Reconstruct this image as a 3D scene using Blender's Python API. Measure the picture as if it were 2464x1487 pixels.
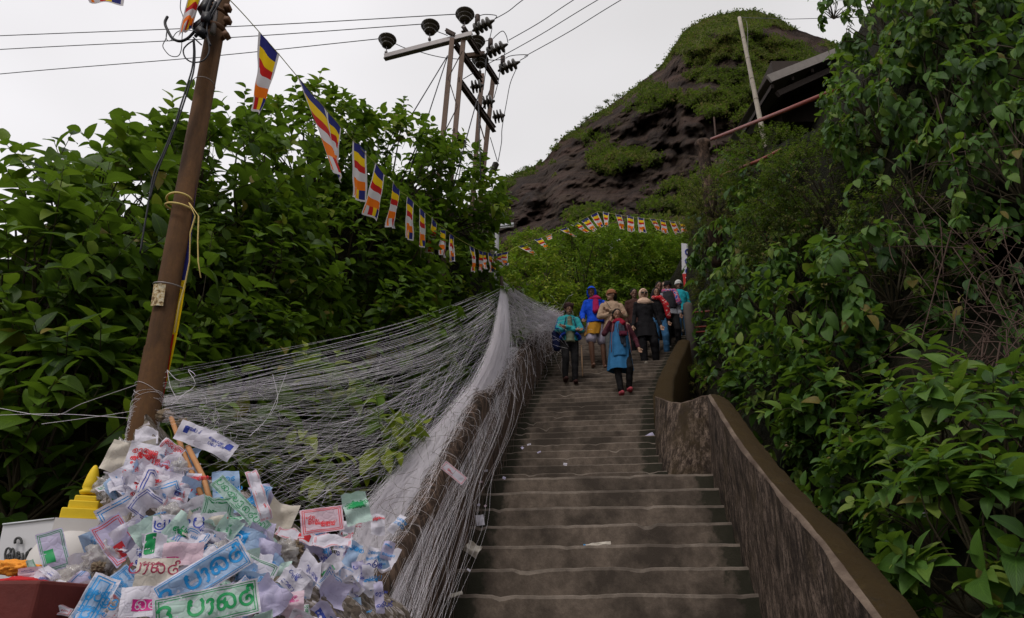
import bpy, bmesh, math, random
import numpy as np
from mathutils import Vector, Matrix, noise
random.seed(7); rng = np.random.default_rng(7)
R = math.radians
for o in list(bpy.data.objects): bpy.data.objects.remove(o)
sc = bpy.context.scene
C = sc.collection
# ---------------- camera ----------------
PITCH = R(24.2); F = 1690.0; CAMZ = 1.6
cd = bpy.data.cameras.new("camera"); cam = bpy.data.objects.new("camera", cd); C.objects.link(cam)
cam.location = (0, 0, CAMZ); cam.rotation_euler = (math.pi/2 + PITCH, 0, 0)
cd.sensor_width = 36; cd.lens = 36*F/2464; cd.clip_end = 5000; cd.clip_start = 0.05
sc.camera = cam
# ---------------- sky and sun ----------------
w = bpy.data.worlds.new("World"); sc.world = w; w.use_nodes = True
nt = w.node_tree; nt.nodes.clear()
SUN_EL, SUN_AZ = R(58), R(215)
sky = nt.nodes.new('ShaderNodeTexSky'); sky.sky_type = 'NISHITA'; sky.sun_disc = False
sky.sun_elevation = SUN_EL; sky.sun_rotation = SUN_AZ
tc = nt.nodes.new('ShaderNodeTexCoord')
mp = nt.nodes.new('ShaderNodeMapping'); mp.inputs['Scale'].default_value = (1.2, 1.2, 2.2)
nz = nt.nodes.new('ShaderNodeTexNoise'); nz.inputs['Scale'].default_value = 1.3; nz.inputs['Detail'].default_value = 3
cr = nt.nodes.new('ShaderNodeValToRGB')
cr.color_ramp.elements[0].position = .1; cr.color_ramp.elements[0].color = (5.6, 5.45, 5.4, 1)
cr.color_ramp.elements[1].position = .75; cr.color_ramp.elements[1].color = (8.4, 8.2, 8.4, 1)
mx = nt.nodes.new('ShaderNodeMix'); mx.data_type = 'RGBA'; mx.inputs[0].default_value = .93
bg = nt.nodes.new('ShaderNodeBackground'); bg.inputs['Strength'].default_value = .1
ow = nt.nodes.new('ShaderNodeOutputWorld')
L = nt.links.new
L(tc.outputs['Generated'], mp.inputs[0]); L(mp.outputs[0], nz.inputs['Vector']); 
sx_ = nt.nodes.new('ShaderNodeSeparateXYZ'); L(tc.outputs['Generated'], sx_.inputs[0])
ma = nt.nodes.new('ShaderNodeMath'); ma.operation = 'MULTIPLY_ADD'; ma.inputs[1].default_value = -.35; L(sx_.outputs[0], ma.inputs[0]); L(nz.outputs[0], ma.inputs[2])
mb_ = nt.nodes.new('ShaderNodeMath'); mb_.operation = 'MULTIPLY_ADD'; mb_.inputs[1].default_value = -.25; L(sx_.outputs[2], mb_.inputs[0]); L(ma.outputs[0], mb_.inputs[2]); L(mb_.outputs[0], cr.inputs[0])
L(sky.outputs[0], mx.inputs[6]); L(cr.outputs[0], mx.inputs[7]); L(mx.outputs[2], bg.inputs[0]); L(bg.outputs[0], ow.inputs[0])
sl = bpy.data.lights.new("sun", 'SUN'); sl.energy = 1.1; sl.angle = R(14); sl.color = (1, .95, .88)
so = bpy.data.objects.new("sun", sl); C.objects.link(so)
sd = Vector((math.sin(SUN_AZ)*math.cos(SUN_EL), math.cos(SUN_AZ)*math.cos(SUN_EL), math.sin(SUN_EL)))
so.rotation_euler = sd.to_track_quat('Z', 'Y').to_euler()
sc.view_settings.view_transform = 'Standard'; sc.view_settings.look = 'None'
sc.view_settings.exposure = 0.36; sc.view_settings.gamma = 1.0
sc.cycles.max_bounces = 6; sc.cycles.transparent_max_bounces = 12; sc.cycles.diffuse_bounces = 4
# ---------------- measuring: a viewing direction and a distance give a point of the place ----------------
cP, sP = math.cos(PITCH), math.sin(PITCH)
def ray(x, y):
    a = (x-1232)/F; b = (743.5-y)/F
    return (a, cP - b*sP, sP + b*cP)
def P(x, y, Y):
    d = ray(x, y); t = Y/d[1]
    return Vector((d[0]*t, Y, CAMZ + d[2]*t))
def PZ(x, y, z):
    d = ray(x, y); t = (z-CAMZ)/d[2]
    return Vector((d[0]*t, d[1]*t, z))
def px_m(x, y, Y):                       # metres per photo pixel at that point
    d = ray(x, y); return Y/d[1]/F
# ---------------- materials ----------------
def lin(r, g, b): return tuple(((c/255)/12.92 if c/255 <= .04045 else ((c/255+.055)/1.055)**2.4) for c in (r, g, b))
def rgba(c): return (c[0], c[1], c[2], 1)
class NT:
    def __init__(s, name):
        s.m = bpy.data.materials.new(name); s.m.use_nodes = True; s.t = s.m.node_tree
        s.b = s.t.nodes['Principled BSDF']; s.out = s.t.nodes['Material Output']
    def n(s, typ, **kw):
        n = s.t.nodes.new(typ)
        for k, v in kw.items():
            if k.startswith('i_'): n.inputs[k[2:].replace('_', ' ')].default_value = v
            elif k[0] == 'p' and k[1:].isdigit(): n.inputs[int(k[1:])].default_value = v
            else: setattr(n, k, v)
        return n
    def l(s, a, b): s.t.links.new(a, b)
    def coord(s, scale=(1, 1, 1), kind='Object'):
        t = s.n('ShaderNodeTexCoord'); m = s.n('ShaderNodeMapping'); m.inputs['Scale'].default_value = scale
        s.l(t.outputs[kind], m.inputs[0]); return m.outputs[0]
    def noise(s, vec, scale, detail=4, rough=.6):
        n = s.n('ShaderNodeTexNoise'); n.inputs['Scale'].default_value = scale; n.inputs['Detail'].default_value = detail
        n.inputs['Roughness'].default_value = rough
        if vec is not None: s.l(vec, n.inputs['Vector'])
        return n.outputs[0]
    def ramp(s, fac, stops):
        r = s.n('ShaderNodeValToRGB'); e = r.color_ramp.elements
        while len(e) < len(stops): e.new(.5)
        for el, (p, c) in zip(e, stops): el.position = p; el.color = rgba(c)
        s.l(fac, r.inputs[0]); return r.outputs[0]
    def mix(s, fac, a, b, bt='MIX'):
        m = s.n('ShaderNodeMix', data_type='RGBA', blend_type=bt)
        for sock, v in ((m.inputs[0], fac), (m.inputs[6], a), (m.inputs[7], b)):
            if isinstance(v, (int, float)): sock.default_value = v
            elif isinstance(v, tuple): sock.default_value = rgba(v)
            else: s.l(v, sock)
        return m.outputs[2]
    def bump(s, h, strength=.5, dist=.02):
        b = s.n('ShaderNodeBump'); b.inputs['Strength'].default_value = strength; b.inputs['Distance'].default_value = dist
        s.l(h, b.inputs['Height']); s.l(b.outputs[0], s.b.inputs['Normal'])
    def base(s, c):
        if isinstance(c, tuple): s.b.inputs['Base Color'].default_value = rgba(c)
        else: s.l(c, s.b.inputs['Base Color'])
    def rough(s, r, spec=.3): s.b.inputs['Roughness'].default_value = r; s.b.inputs['Specular IOR Level'].default_value = spec
_mc = {}
def simple(name, col, rough=.7, var=.25, scale=30, bump=.15, spec=.3, metal=0):
    if name in _mc: return _mc[name]
    t = NT(name); v = t.coord()
    n = t.noise(v, scale, 5)
    t.base(t.mix(n, tuple(c*(1-var) for c in col), tuple(min(1, c*(1+var)) for c in col)))
    t.rough(rough, spec); t.b.inputs['Metallic'].default_value = metal
    if bump: t.bump(n, bump, .01)
    _mc[name] = t.m; return t.m
def leaf_material(name, dark, light, yellow, gloss=.45):
    t = NT(name)
    at = t.n('ShaderNodeAttribute', attribute_name='tint')
    c = t.ramp(at.outputs['Fac'], [(0, dark), (.62, light), (.93, yellow), (1, (.16, .075, .025))])
    uv = t.n('ShaderNodeUVMap'); sp = t.n('ShaderNodeSeparateXYZ'); t.l(uv.outputs[0], sp.inputs[0])
    # midrib and side veins
    a = t.n('ShaderNodeMath', operation='SUBTRACT', p1=.5); t.l(sp.outputs[0], a.inputs[0])
    ab = t.n('ShaderNodeMath', operation='ABSOLUTE'); t.l(a.outputs[0], ab.inputs[0])
    mr = t.n('ShaderNodeMath', operation='LESS_THAN', p1=.028); t.l(ab.outputs[0], mr.inputs[0])
    k = t.n('ShaderNodeMath', operation='MULTIPLY', p1=1.1); t.l(ab.outputs[0], k.inputs[0])
    d = t.n('ShaderNodeMath', operation='SUBTRACT'); t.l(sp.outputs[1], d.inputs[0]); t.l(k.outputs[0], d.inputs[1])
    f = t.n('ShaderNodeMath', operation='MULTIPLY', p1=58.0); t.l(d.outputs[0], f.inputs[0])
    s = t.n('ShaderNodeMath', operation='SINE'); t.l(f.outputs[0], s.inputs[0])
    g = t.n('ShaderNodeMath', operation='GREATER_THAN', p1=.93); t.l(s.outputs[0], g.inputs[0])
    mxx = t.n('ShaderNodeMath', operation='MAXIMUM'); t.l(mr.outputs[0], mxx.inputs[0]); t.l(g.outputs[0], mxx.inputs[1])
    fa = t.n('ShaderNodeMath', operation='MULTIPLY', p1=.35); t.l(mxx.outputs[0], fa.inputs[0])
    c2 = t.mix(fa.outputs[0], c, tuple(min(1, x*1.5) for x in light))
    nz_ = t.noise(t.coord(), 25, 3); c2 = t.mix(t.ramp(nz_, [(.35, (0, 0, 0)), (.8, (.35, .35, .35))]), c2, dark)
    t.base(c2); t.rough(gloss+.08, .22)
    t.bump(s.outputs[0], .25, .002)
    tr = t.n('ShaderNodeBsdfTranslucent'); t.l(t.mix(.6, c2, (.22, .38, .03)), tr.inputs[0])
    ms = t.n('ShaderNodeMixShader'); ms.inputs[0].default_value = .30
    t.l(t.b.outputs[0], ms.inputs[1]); t.l(tr.outputs[0], ms.inputs[2]); t.l(ms.outputs[0], t.out.inputs[0])
    return t.m
M = {}
M['leaf'] = leaf_material('broad_leaf', (.012, .034, .004), (.095, .175, .009), (.24, .28, .018))
M['leafr'] = leaf_material('hillside_leaf', (.010, .034, .008), (.070, .150, .020), (.17, .22, .035))
M['leafc'] = leaf_material('yellow_green_leaf', (.035, .075, .006), (.13, .215, .010), (.28, .29, .02), .5)  # paler, yellower green for the bushes beyond the stairs
M['leafs'] = leaf_material('tiny_leaf', (.016, .024, .006), (.065, .078, .015), (.18, .14, .045), .55)
M['stem'] = simple('stem_bark', (.045, .035, .018), .8, .4, 60)
M['twig'] = simple('dry_twig', (.05, .027, .019), .8, .4, 60)
t = NT('hillside_soil'); v = t.coord(); n = t.noise(v, 3, 6); t.base(t.ramp(n, [(.3, (.006, .008, .004)), (.6, (.018, .016, .009)), (.85, (.022, .032, .010))])); t.rough(.95, .1); t.bump(t.noise(v, 14, 6), 1, .08); M['soil'] = t.m
def concrete(name, lo, hi, stain, streak=False, moss=0.0, side=False, along=False):
    t = NT(name); v = t.coord()
    big = t.noise(v, 1.6, 6, .65); fine = t.noise(v, 55, 6, .7); mid = t.noise(v, 9, 5)
    c = t.mix(fine, lo, hi)
    c = t.mix(t.ramp(big, [(.42, (0, 0, 0)), (.60, (1, 1, 1))]), c, stain)
    c = t.mix(t.ramp(mid, [(.35, (.55, .55, .55)), (.6, (0, 0, 0))]), c, stain)
    if streak:
        vs = t.coord((3, 5, 1.1))
        if along:
            at = t.n('ShaderNodeAttribute', attribute_name='along'); cb = t.n('ShaderNodeCombineXYZ'); sz_ = t.n('ShaderNodeSeparateXYZ'); t.l(v, sz_.inputs[0]); t.l(at.outputs['Fac'], cb.inputs[0]); t.l(sz_.outputs[2], cb.inputs[1]); mpp = t.n('ShaderNodeMapping'); mpp.inputs['Scale'].default_value = (4.2, 1.7, 1); t.l(cb.outputs[0], mpp.inputs[0]); vs = mpp.outputs[0]
        st = t.noise(vs, 3.2, 9, .78)
        c = t.mix(t.ramp(st, [(.46, (0, 0, 0)), (.60, (.9, .9, .9))]), c, tuple(x*2.3 for x in hi))
        vs2 = t.coord((1.5, 2.2, 1.1)); st2 = t.noise(vs2, 1.7, 8, .75)
        c = t.mix(t.ramp(st2, [(.47, (0, 0, 0)), (.62, (.92, .92, .92))]), c, (.016, .011, .008))
    if along:
        sp_ = t.noise(v, 38, 8, .8); c = t.mix(t.ramp(sp_, [(.50, (0, 0, 0)), (.60, (.85, .85, .85))]), c, (.018, .012, .009)); c = t.mix(t.ramp(t.noise(v, 2.1, 6, .7), [(.5, (0, 0, 0)), (.66, (.75, .75, .75))]), c, (.050, .034, .016))
    if moss:
        c = t.mix(t.ramp(t.noise(v, 26, 7, .8), [(.42, (0, 0, 0)), (.58, (.9, .9, .9))]), c, (.060, .036, .010))
        c = t.mix(t.ramp(t.noise(v, 4.5, 7, .8), [(.44, (0, 0, 0)), (.56, (.9, .9, .9))]), c, (.012, .009, .005)); c = t.mix(t.ramp(t.noise(v, 7.3, 6, .8), [(.52, (0, 0, 0)), (.62, (.85, .85, .85))]), c, (.075, .055, .010))
        ms = t.noise(v, 5, 6, .7)
        c = t.mix(t.ramp(ms, [(.5-moss*.4, (0, 0, 0)), (.62-moss*.4, (.9, .9, .9))]), c, (.034, .019, .003))
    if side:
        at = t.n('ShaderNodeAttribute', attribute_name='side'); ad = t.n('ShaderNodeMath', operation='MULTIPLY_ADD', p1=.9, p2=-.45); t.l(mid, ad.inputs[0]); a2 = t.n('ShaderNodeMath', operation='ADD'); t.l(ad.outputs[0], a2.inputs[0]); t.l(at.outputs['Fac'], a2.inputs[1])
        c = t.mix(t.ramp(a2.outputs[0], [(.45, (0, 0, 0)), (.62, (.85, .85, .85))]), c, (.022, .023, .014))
    t.base(c); t.rough(.9, .2)
    h = t.mix(.5, fine, mid) if not (moss or along) else t.mix(.6, t.noise(v, 24, 7, .8), fine); t.bump(h, .9 if (moss or along) else .7, .012 if not moss else .03)
    return t.m
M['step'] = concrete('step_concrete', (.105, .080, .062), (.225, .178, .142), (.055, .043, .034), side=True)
M['nose'] = concrete('step_worn_edge', (.13, .105, .086), (.25, .205, .17), (.08, .064, .052))
M['wall'] = concrete('wall_render', (.048, .033, .025), (.125, .092, .072), (.022, .014, .010), True, along=True)
M['wallcap'] = concrete('mossy_wall_cap', (.028, .018, .010), (.07, .045, .022), (.022, .014, .008), False, .45)
M['walledge'] = concrete('worn_wall_edge', (.11, .08, .06), (.20, .15, .115), (.06, .04, .03))
M['dirtwall'] = concrete('thread_stained_wall', (.04, .024, .016), (.085, .055, .04), (.018, .011, .009), True)
# ---------------- mesh helpers ----------------
def link(name, me, mats, parent=None, loc=None):
    o = bpy.data.objects.new(name, me); C.objects.link(o)
    for m in (mats if isinstance(mats, (list, tuple)) else [mats]): me.materials.append(m)
    if parent is not None: o.parent = parent
    if loc is not None: o.location = loc
    return o
def worldbase(p):
    v = Vector((0, 0, 0))
    while p is not None: v += p.location; p = p.parent
    return v
class MB:
    def __init__(s): s.v = []; s.f = []; s.m = []
    def face(s, idx, m=0): s.f.append(idx); s.m.append(m)
    def quad(s, a, b, c, d, m=0):
        k = len(s.v); s.v += [tuple(a), tuple(b), tuple(c), tuple(d)]; s.face((k, k+1, k+2, k+3), m)
    def grid(s, rows, m=0, mf=None, closed=False):
        k = len(s.v); nr, nc = len(rows), len(rows[0])
        for r in rows: s.v += [tuple(p) for p in r]
        for i in range(nr-1):
            for j in range(nc if closed else nc-1):
                j2 = (j+1) % nc
                s.face((k+i*nc+j, k+i*nc+j2, k+(i+1)*nc+j2, k+(i+1)*nc+j), mf(i, j) if mf else m)
    def tube(s, pts, r, n=8, m=0, caps=True, flat=None):
        pts = [Vector(p) for p in pts]; rows = []
        rr = r if isinstance(r, (list, tuple)) else [r]*len(pts)
        up = None
        for i, p in enumerate(pts):
            d = (pts[min(i+1, len(pts)-1)] - pts[max(i-1, 0)])
            if d.length < 1e-9: d = Vector((0, 0, 1))
            d.normalize()
            if up is None: up = d.orthogonal().normalized() if abs(d.z) > .9 else Vector((0, 0, 1)).cross(d).normalized()
            up = (up - d*up.dot(d))
            if up.length < 1e-6: up = d.orthogonal()
            up.normalize(); q = d.cross(up)
            fl = flat or 1.0
            rows.append([p + (up*math.cos(2*math.pi*k/n) + q*fl*math.sin(2*math.pi*k/n))*rr[i] for k in range(n)])
        k = len(s.v); s.grid(rows, m, None, True)
        if caps:
            s.face(tuple(range(k+n-1, k-1, -1)), m); e = k+(len(pts)-1)*n; s.face(tuple(range(e, e+n)), m)
    def box(s, c, sx, sy, sz, rot=None, m=0):
        c = Vector(c); k = len(s.v)
        for x in (-1, 1):
            for y in (-1, 1):
                for z in (-1, 1):
                    p = Vector((x*sx/2, y*sy/2, z*sz/2))
                    if rot is not None: p = rot @ p
                    s.v.append(tuple(c+p))
        for f in ((0, 1, 3, 2), (4, 6, 7, 5), (0, 4, 5, 1), (2, 3, 7, 6), (0, 2, 6, 4), (1, 5, 7, 3)): s.face(tuple(k+i for i in f), m)
    def beam(s, a, b, wd, h, m=0):
        a, b = Vector(a), Vector(b); d = (b-a); z = d.normalized(); x = Vector((0, 0, 1)).cross(z)
        if x.length < .1: x = Vector((1, 0, 0))
        x.normalize(); y = z.cross(x); rot = Matrix((x, y, z)).transposed()
        s.box((a+b)/2, wd, h, d.length, rot, m)
    def ell(s, c, rx, ry, rz, nu=12, nv=8, rot=None, m=0):
        c = Vector(c); rows = []
        for i in range(nv+1):
            th = math.pi*i/nv; th = min(max(th, .02), math.pi-.02)
            row = []
            for j in range(nu):
                a = 2*math.pi*j/nu
                p = Vector((rx*math.sin(th)*math.cos(a), ry*math.sin(th)*math.sin(a), -rz*math.cos(th)))
                if rot is not None: p = rot @ p
                row.append(c+p)
            rows.append(row)
        k = len(s.v); s.grid(rows, m, None, True)
        s.face(tuple(range(k+nu-1, k-1, -1)), m); e = k+nv*nu; s.face(tuple(range(e, e+nu)), m)
    def cap(s, a, b, ra, rb, n=10, m=0):
        a, b = Vector(a), Vector(b); d = (b-a)
        if d.length < 1e-6: s.ell(a, ra, ra, ra, n, 6, None, m); return
        d.normalize(); pts = []; rs = []
        for t in (.98, .8, .45): pts.append(a-d*ra*t); rs.append(ra*math.sqrt(1-t*t))
        pts += [a, a.lerp(b, .5), b]; rs += [ra, (ra+rb)/2, rb]
        for t in (.45, .8, .98): pts.append(b+d*rb*t); rs.append(rb*math.sqrt(1-t*t))
        s.tube(pts, rs, n, m)
    def lathe(s, c, prof, n=16, m=0, rot=None):
        c = Vector(c); rows = []
        for (r, z) in prof:
            row = []
            for j in range(n):
                p = Vector((r*math.cos(2*math.pi*j/n), r*math.sin(2*math.pi*j/n), z))
                if rot is not None: p = rot @ p
                row.append(c+p)
            rows.append(row)
        k = len(s.v); s.grid(rows, m, None, True)
        s.face(tuple(range(k+n-1, k-1, -1)), m); e = k+(len(prof)-1)*n; s.face(tuple(range(e, e+n)), m)
    def rings(s, rs, n=20, m=0):
        rows = [[Vector((cx+rx*math.cos(2*math.pi*j/n), cy+ry*math.sin(2*math.pi*j/n), z)) for j in range(n)] for (cx, cy, z, rx, ry) in rs]
        k = len(s.v); s.grid(rows, m, None, True)
        s.face(tuple(range(k+n-1, k-1, -1)), m); e = k+(len(rs)-1)*n; s.face(tuple(range(e, e+n)), m)
    def build(s, name, mats, parent=None, smooth=True, local=False, loc=None):
        base = Vector((0, 0, 0)) if local else worldbase(parent)
        if loc is not None and not local: base = base + Vector(loc)
        me = bpy.data.meshes.new(name)
        me.from_pydata([(v[0]-base.x, v[1]-base.y, v[2]-base.z) for v in s.v], [], s.f)
        me.polygons.foreach_set('material_index', s.m)
        if smooth: me.polygons.foreach_set('use_smooth', [True]*len(s.f))
        me.update()
        return link(name, me, mats, parent, loc)
def thing(name, label, cat, loc, group=None):
    o = bpy.data.objects.new(name, None); C.objects.link(o); o.location = loc; o.empty_display_size = .1
    o['label'] = label; o['category'] = cat
    if group: o['group'] = group
    return o
def tag(o, label=None, cat=None, group=None, kind=None):
    if label: o['label'] = label
    if cat: o['category'] = cat
    if group: o['group'] = group
    if kind: o['kind'] = kind
    return o
def np_mesh(name, V, quads, tris, mat, parent, base, tint=None, uv_q=None, uv_t=None, smooth=True, matidx=None):
    me = bpy.data.meshes.new(name); nv = len(V)
    V = V - np.array(base)
    me.vertices.add(nv); me.vertices.foreach_set('co', V.astype(np.float32).ravel())
    nq = len(quads); ntr = len(tris)
    loops = np.concatenate([quads.ravel(), tris.ravel()]).astype(np.int32)
    me.loops.add(len(loops)); me.loops.foreach_set('vertex_index', loops)
    me.polygons.add(nq+ntr)
    st = np.concatenate([np.arange(nq)*4, nq*4+np.arange(ntr)*3]).astype(np.int32)
    me.polygons.foreach_set('loop_start', st)
    me.polygons.foreach_set('loop_total', np.concatenate([np.full(nq, 4), np.full(ntr, 3)]).astype(np.int32))
    if smooth: me.polygons.foreach_set('use_smooth', np.ones(nq+ntr, bool))
    if matidx is not None: me.polygons.foreach_set('material_index', matidx)
    me.update(calc_edges=True)
    if tint is not None:
        a = me.attributes.new('tint', 'FLOAT', 'POINT'); a.data.foreach_set('value', tint.astype(np.float32))
    if uv_q is not None:
        u = me.uv_layers.new(name='UVMap'); u.data.foreach_set('uv', np.concatenate([uv_q.reshape(-1, 2), uv_t.reshape(-1, 2)]).astype(np.float32).ravel())
    me.validate(clean_customdata=False)
    return link(name, me, mat, parent)
# leaf template: rows along the blade, three points across
_S = np.array([.07, .23, .45, .69, .88]); _W = np.array([.50, .90, 1.0, .74, .36])
def norm(a): return a/np.maximum(np.linalg.norm(a, axis=-1, keepdims=True), 1e-9)
def leaves(name, base, D, N, Ln, Wd, dr, tint, mat, parent, simple_leaf=False):
    n = len(base); D = norm(D); N = norm(N - D*np.sum(N*D, 1, keepdims=True)); S = np.cross(D, N)
    if simple_leaf:
        ts = np.array([0, .45, .45, 1.]); tx = np.array([0, -.5, .5, 0]); tz = np.array([0, .08, .08, 0]); tu = np.array([.5, 0, 1, .5])
        Q = np.array([[0, 2, 3, 1]]); T = np.zeros((0, 3), int)
    else:
        ts = [0]; tx = [0]; tz = [0]; tu = [.5]
        for s_, w_ in zip(_S, _W):
            for x_ in (-.5, 0, .5): ts.append(s_ + (.04 if x_ == 0 else 0)); tx.append(x_*w_); tz.append(.16*abs(x_)*2*w_); tu.append(.5+x_)
        ts.append(1); tx.append(0); tz.append(0); tu.append(.5)
        ts, tx, tz, tu = map(np.array, (ts, tx, tz, tu))
        Q = []
        for r in range(len(_S)-1):
            for c in range(2): a = 1+r*3+c; Q.append([a, a+1, a+4, a+3])
        Q = np.array(Q); e_ = 1+3*(len(_S)-1); T = np.array([[0, 2, 1], [0, 3, 2], [e_, e_+1, e_+3], [e_+1, e_+2, e_+3]])
    k = len(ts)
    ln = Ln[:, None, None]; wd = Wd[:, None, None]; d = dr[:, None, None]; t3 = ts[None, :, None]
    V = base[:, None, :] + D[:, None, :]*ln*(t3*(1-.25*d*t3)) + S[:, None, :]*wd*tx[None, :, None] + N[:, None, :]*(wd*tz[None, :, None] - d*ln*t3**2*.75)
    V = V.reshape(-1, 3); off = (np.arange(n)*k)[:, None, None]
    q = (Q[None]+off).reshape(-1, 4); tr = (T[None]+off).reshape(-1, 3)
    uv = np.stack([tu, ts], 1)
    return np_mesh(name, V, q, tr, mat, parent, worldbase(parent), np.repeat(tint, k),
                   np.tile(uv[Q].reshape(-1, 2), (n, 1)), np.tile(uv[T].reshape(-1, 2), (n, 1)))
def tubes(name, Pts, rad, mat, parent=None, sides=3, base=None):
    """Pts (N,S,3): N thin strands; rad scalar or (N,S)"""
    N_, S_, _ = Pts.shape
    T = np.gradient(Pts, axis=1); T = norm(T)
    ref = np.where(np.abs(T[..., 2:3]) > .9, np.array([1., 0, 0]), np.array([0, 0, 1.]))
    A = norm(np.cross(T, ref)); B = np.cross(T, A)
    rad = np.broadcast_to(np.asarray(rad, float), (N_, S_))[..., None]
    ang = np.arange(sides)*2*np.pi/sides
    V = Pts[:, :, None, :] + rad[..., None]*(A[:, :, None, :]*np.cos(ang)[None, None, :, None] + B[:, :, None, :]*np.sin(ang)[None, None, :, None])
    V = V.reshape(-1, 3)
    i = np.arange(N_)[:, None, None]*S_*sides; j = np.arange(S_-1)[None, :, None]*sides; c = np.arange(sides)[None, None, :]; c2 = (c+1) % sides
    q = np.stack([i+j+c, i+j+c2, i+j+sides+c2, i+j+sides+c], -1).reshape(-1, 4)
    return np_mesh(name, V, q, np.zeros((0, 3), int), mat, parent, base if base is not None else worldbase(parent))
def shrub(name, label, cat, cx, cy, Y, rpx, leafL=.18, mat='leaf', cov=3.0, ry=.8, mode='up', ratio=.43, K=8, simple_leaf=False, group=None, rz=1.0, core=True, tshift=0.0, cull=.45, inner=.55, stemlen=1.0):
    c = P(cx, cy, Y); r = rpx*px_m(cx, cy, Y)
    root = thing(name, label, cat, (c.x, c.y, c.z - r*rz), group)
    Wd = leafL*ratio
    n = int(2*math.pi*r*r*rz*cov/(K*.6*leafL*Wd)); n = max(12, min(n, 6000))
    d = norm(rng.normal(size=(n*3, 3)))
    view = norm(np.array([c.x, c.y, c.z-CAMZ])[None]); d = d[(d @ view[0]) < cull][:n]; n = len(d)
    # lumpy surface
    bump = np.array([noise.noise(Vector(x)*2.3 + Vector((cx*.013, cy*.017, Y))) for x in d])
    rad = r*(inner + (1-inner)*rng.random(n)**.6)*(1 + .38*bump)
    pos = np.array(c)[None] + d*rad[:, None]*np.array([1, ry, rz])
    if mode == 'up': sd_ = norm(d*.55 + np.array([0, 0, .75]) + rng.normal(size=(n, 3))*.35)
    elif mode == 'hang': sd_ = norm(d*.6 + np.array([0, -.2, -.75]) + rng.normal(size=(n, 3))*.3)
    else: sd_ = norm(d*.8 + np.array([0, 0, .25]) + rng.normal(size=(n, 3))*.45)
    sl_ = leafL*(1.3+1.3*rng.random(n))*stemlen
    e1 = norm(np.cross(sd_, np.array([.3, .2, 1.]) + rng.normal(size=(n, 3))*.1)); e2 = np.cross(sd_, e1)
    k = np.arange(K); tt = .25 + .75*(k+.5)/K
    az = (k*2.4)[None] + rng.random(n)[:, None]*6.28 + rng.normal(size=(n, K))*.25
    radial = e1[:, None]*np.cos(az)[..., None] + e2[:, None]*np.sin(az)[..., None]
    sag = np.array([0, 0, -1.])*(tt**2)[None, :, None]*sl_[:, None, None]*(.12 if mode != 'hang' else .3)
    b = pos[:, None] + sd_[:, None]*sl_[:, None, None]*tt[None, :, None] + sag
    dd = radial*.95 + sd_[:, None]*(.25+.75*tt)[None, :, None] + np.array([0, 0, -.18 if mode == 'up' else (-.35 if mode == 'side' else -.9)])
    up_ = np.array([0, 0, 1.]) + rng.normal(size=(n, K, 3))*.33 + (d*.35)[:, None]
    size = (.55+.6*rng.random((n, K)))*(1.1-.55*tt**3)[None]
    keep = rng.random((n, K)) < .93
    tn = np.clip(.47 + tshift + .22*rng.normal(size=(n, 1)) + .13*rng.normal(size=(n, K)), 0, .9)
    tn = np.where(rng.random((n, K)) < .018, .98, tn)
    kk = keep.ravel()
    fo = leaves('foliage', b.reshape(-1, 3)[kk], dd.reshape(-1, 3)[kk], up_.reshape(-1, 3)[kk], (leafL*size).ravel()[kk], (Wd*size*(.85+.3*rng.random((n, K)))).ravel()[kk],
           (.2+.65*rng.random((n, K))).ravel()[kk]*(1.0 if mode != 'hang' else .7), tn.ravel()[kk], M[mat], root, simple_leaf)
    s5 = np.linspace(0, 1, 5)
    st = pos[:, None] + sd_[:, None]*sl_[:, None, None]*s5[None, :, None] + np.array([0, 0, -1.])*(s5**2)[None, :, None]*sl_[:, None, None]*(.12 if mode != 'hang' else .3)
    tubes('stem', st, (.0035*leafL/.18*(1-.5*s5))[None], M['stem'], root)
    # limbs from the base out to the shell
    mlb = min(26, n); idx = rng.choice(n, mlb, replace=False); b0 = np.array([c.x, c.y+.1*r, c.z-r*rz*.8])
    s8 = np.linspace(0, 1, 8)
    end = pos[idx]; mid = (b0+end)/2 + rng.normal(size=(mlb, 3))*r*.12 + np.array([0, 0, r*.12])
    lb = (1-s8)[None, :, None]**2*b0 + 2*(s8*(1-s8))[None, :, None]*mid[:, None] + (s8**2)[None, :, None]*end[:, None]
    tubes('branch', lb, (r*.018*(1-.75*s8)+.003)[None], M['stem'], root, 5)
    return root
# ================= the setting =================
def interp(tab, x):
    if x <= tab[0][0]: (a, va), (b, vb) = tab[0], tab[1]
    elif x >= tab[-1][0]: (a, va), (b, vb) = tab[-2], tab[-1]
    else:
        for (a, va), (b, vb) in zip(tab, tab[1:]):
            if a <= x <= b: break
    return va + (vb-va)*(x-a)/(b-a)
def clampi(tab, x): return interp(tab, min(max(x, tab[0][0]), tab[-1][0]))
mb = MB(); mb.quad((-600, -600, -.02), (600, -600, -.02), (600, 900, -.02), (-600, 900, -.02))
t = NT('ground_soil'); v = t.coord(); t.base(t.ramp(t.noise(v, .8, 7), [(.35, (.03, .035, .015)), (.6, (.06, .05, .03)), (.8, (.045, .06, .02))])); t.rough(.95, .1); t.bump(t.noise(v, 12, 5), .6, .03); M['ground'] = t.m
tag(mb.build('ground', M['ground'], smooth=False), kind='structure')
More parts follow.
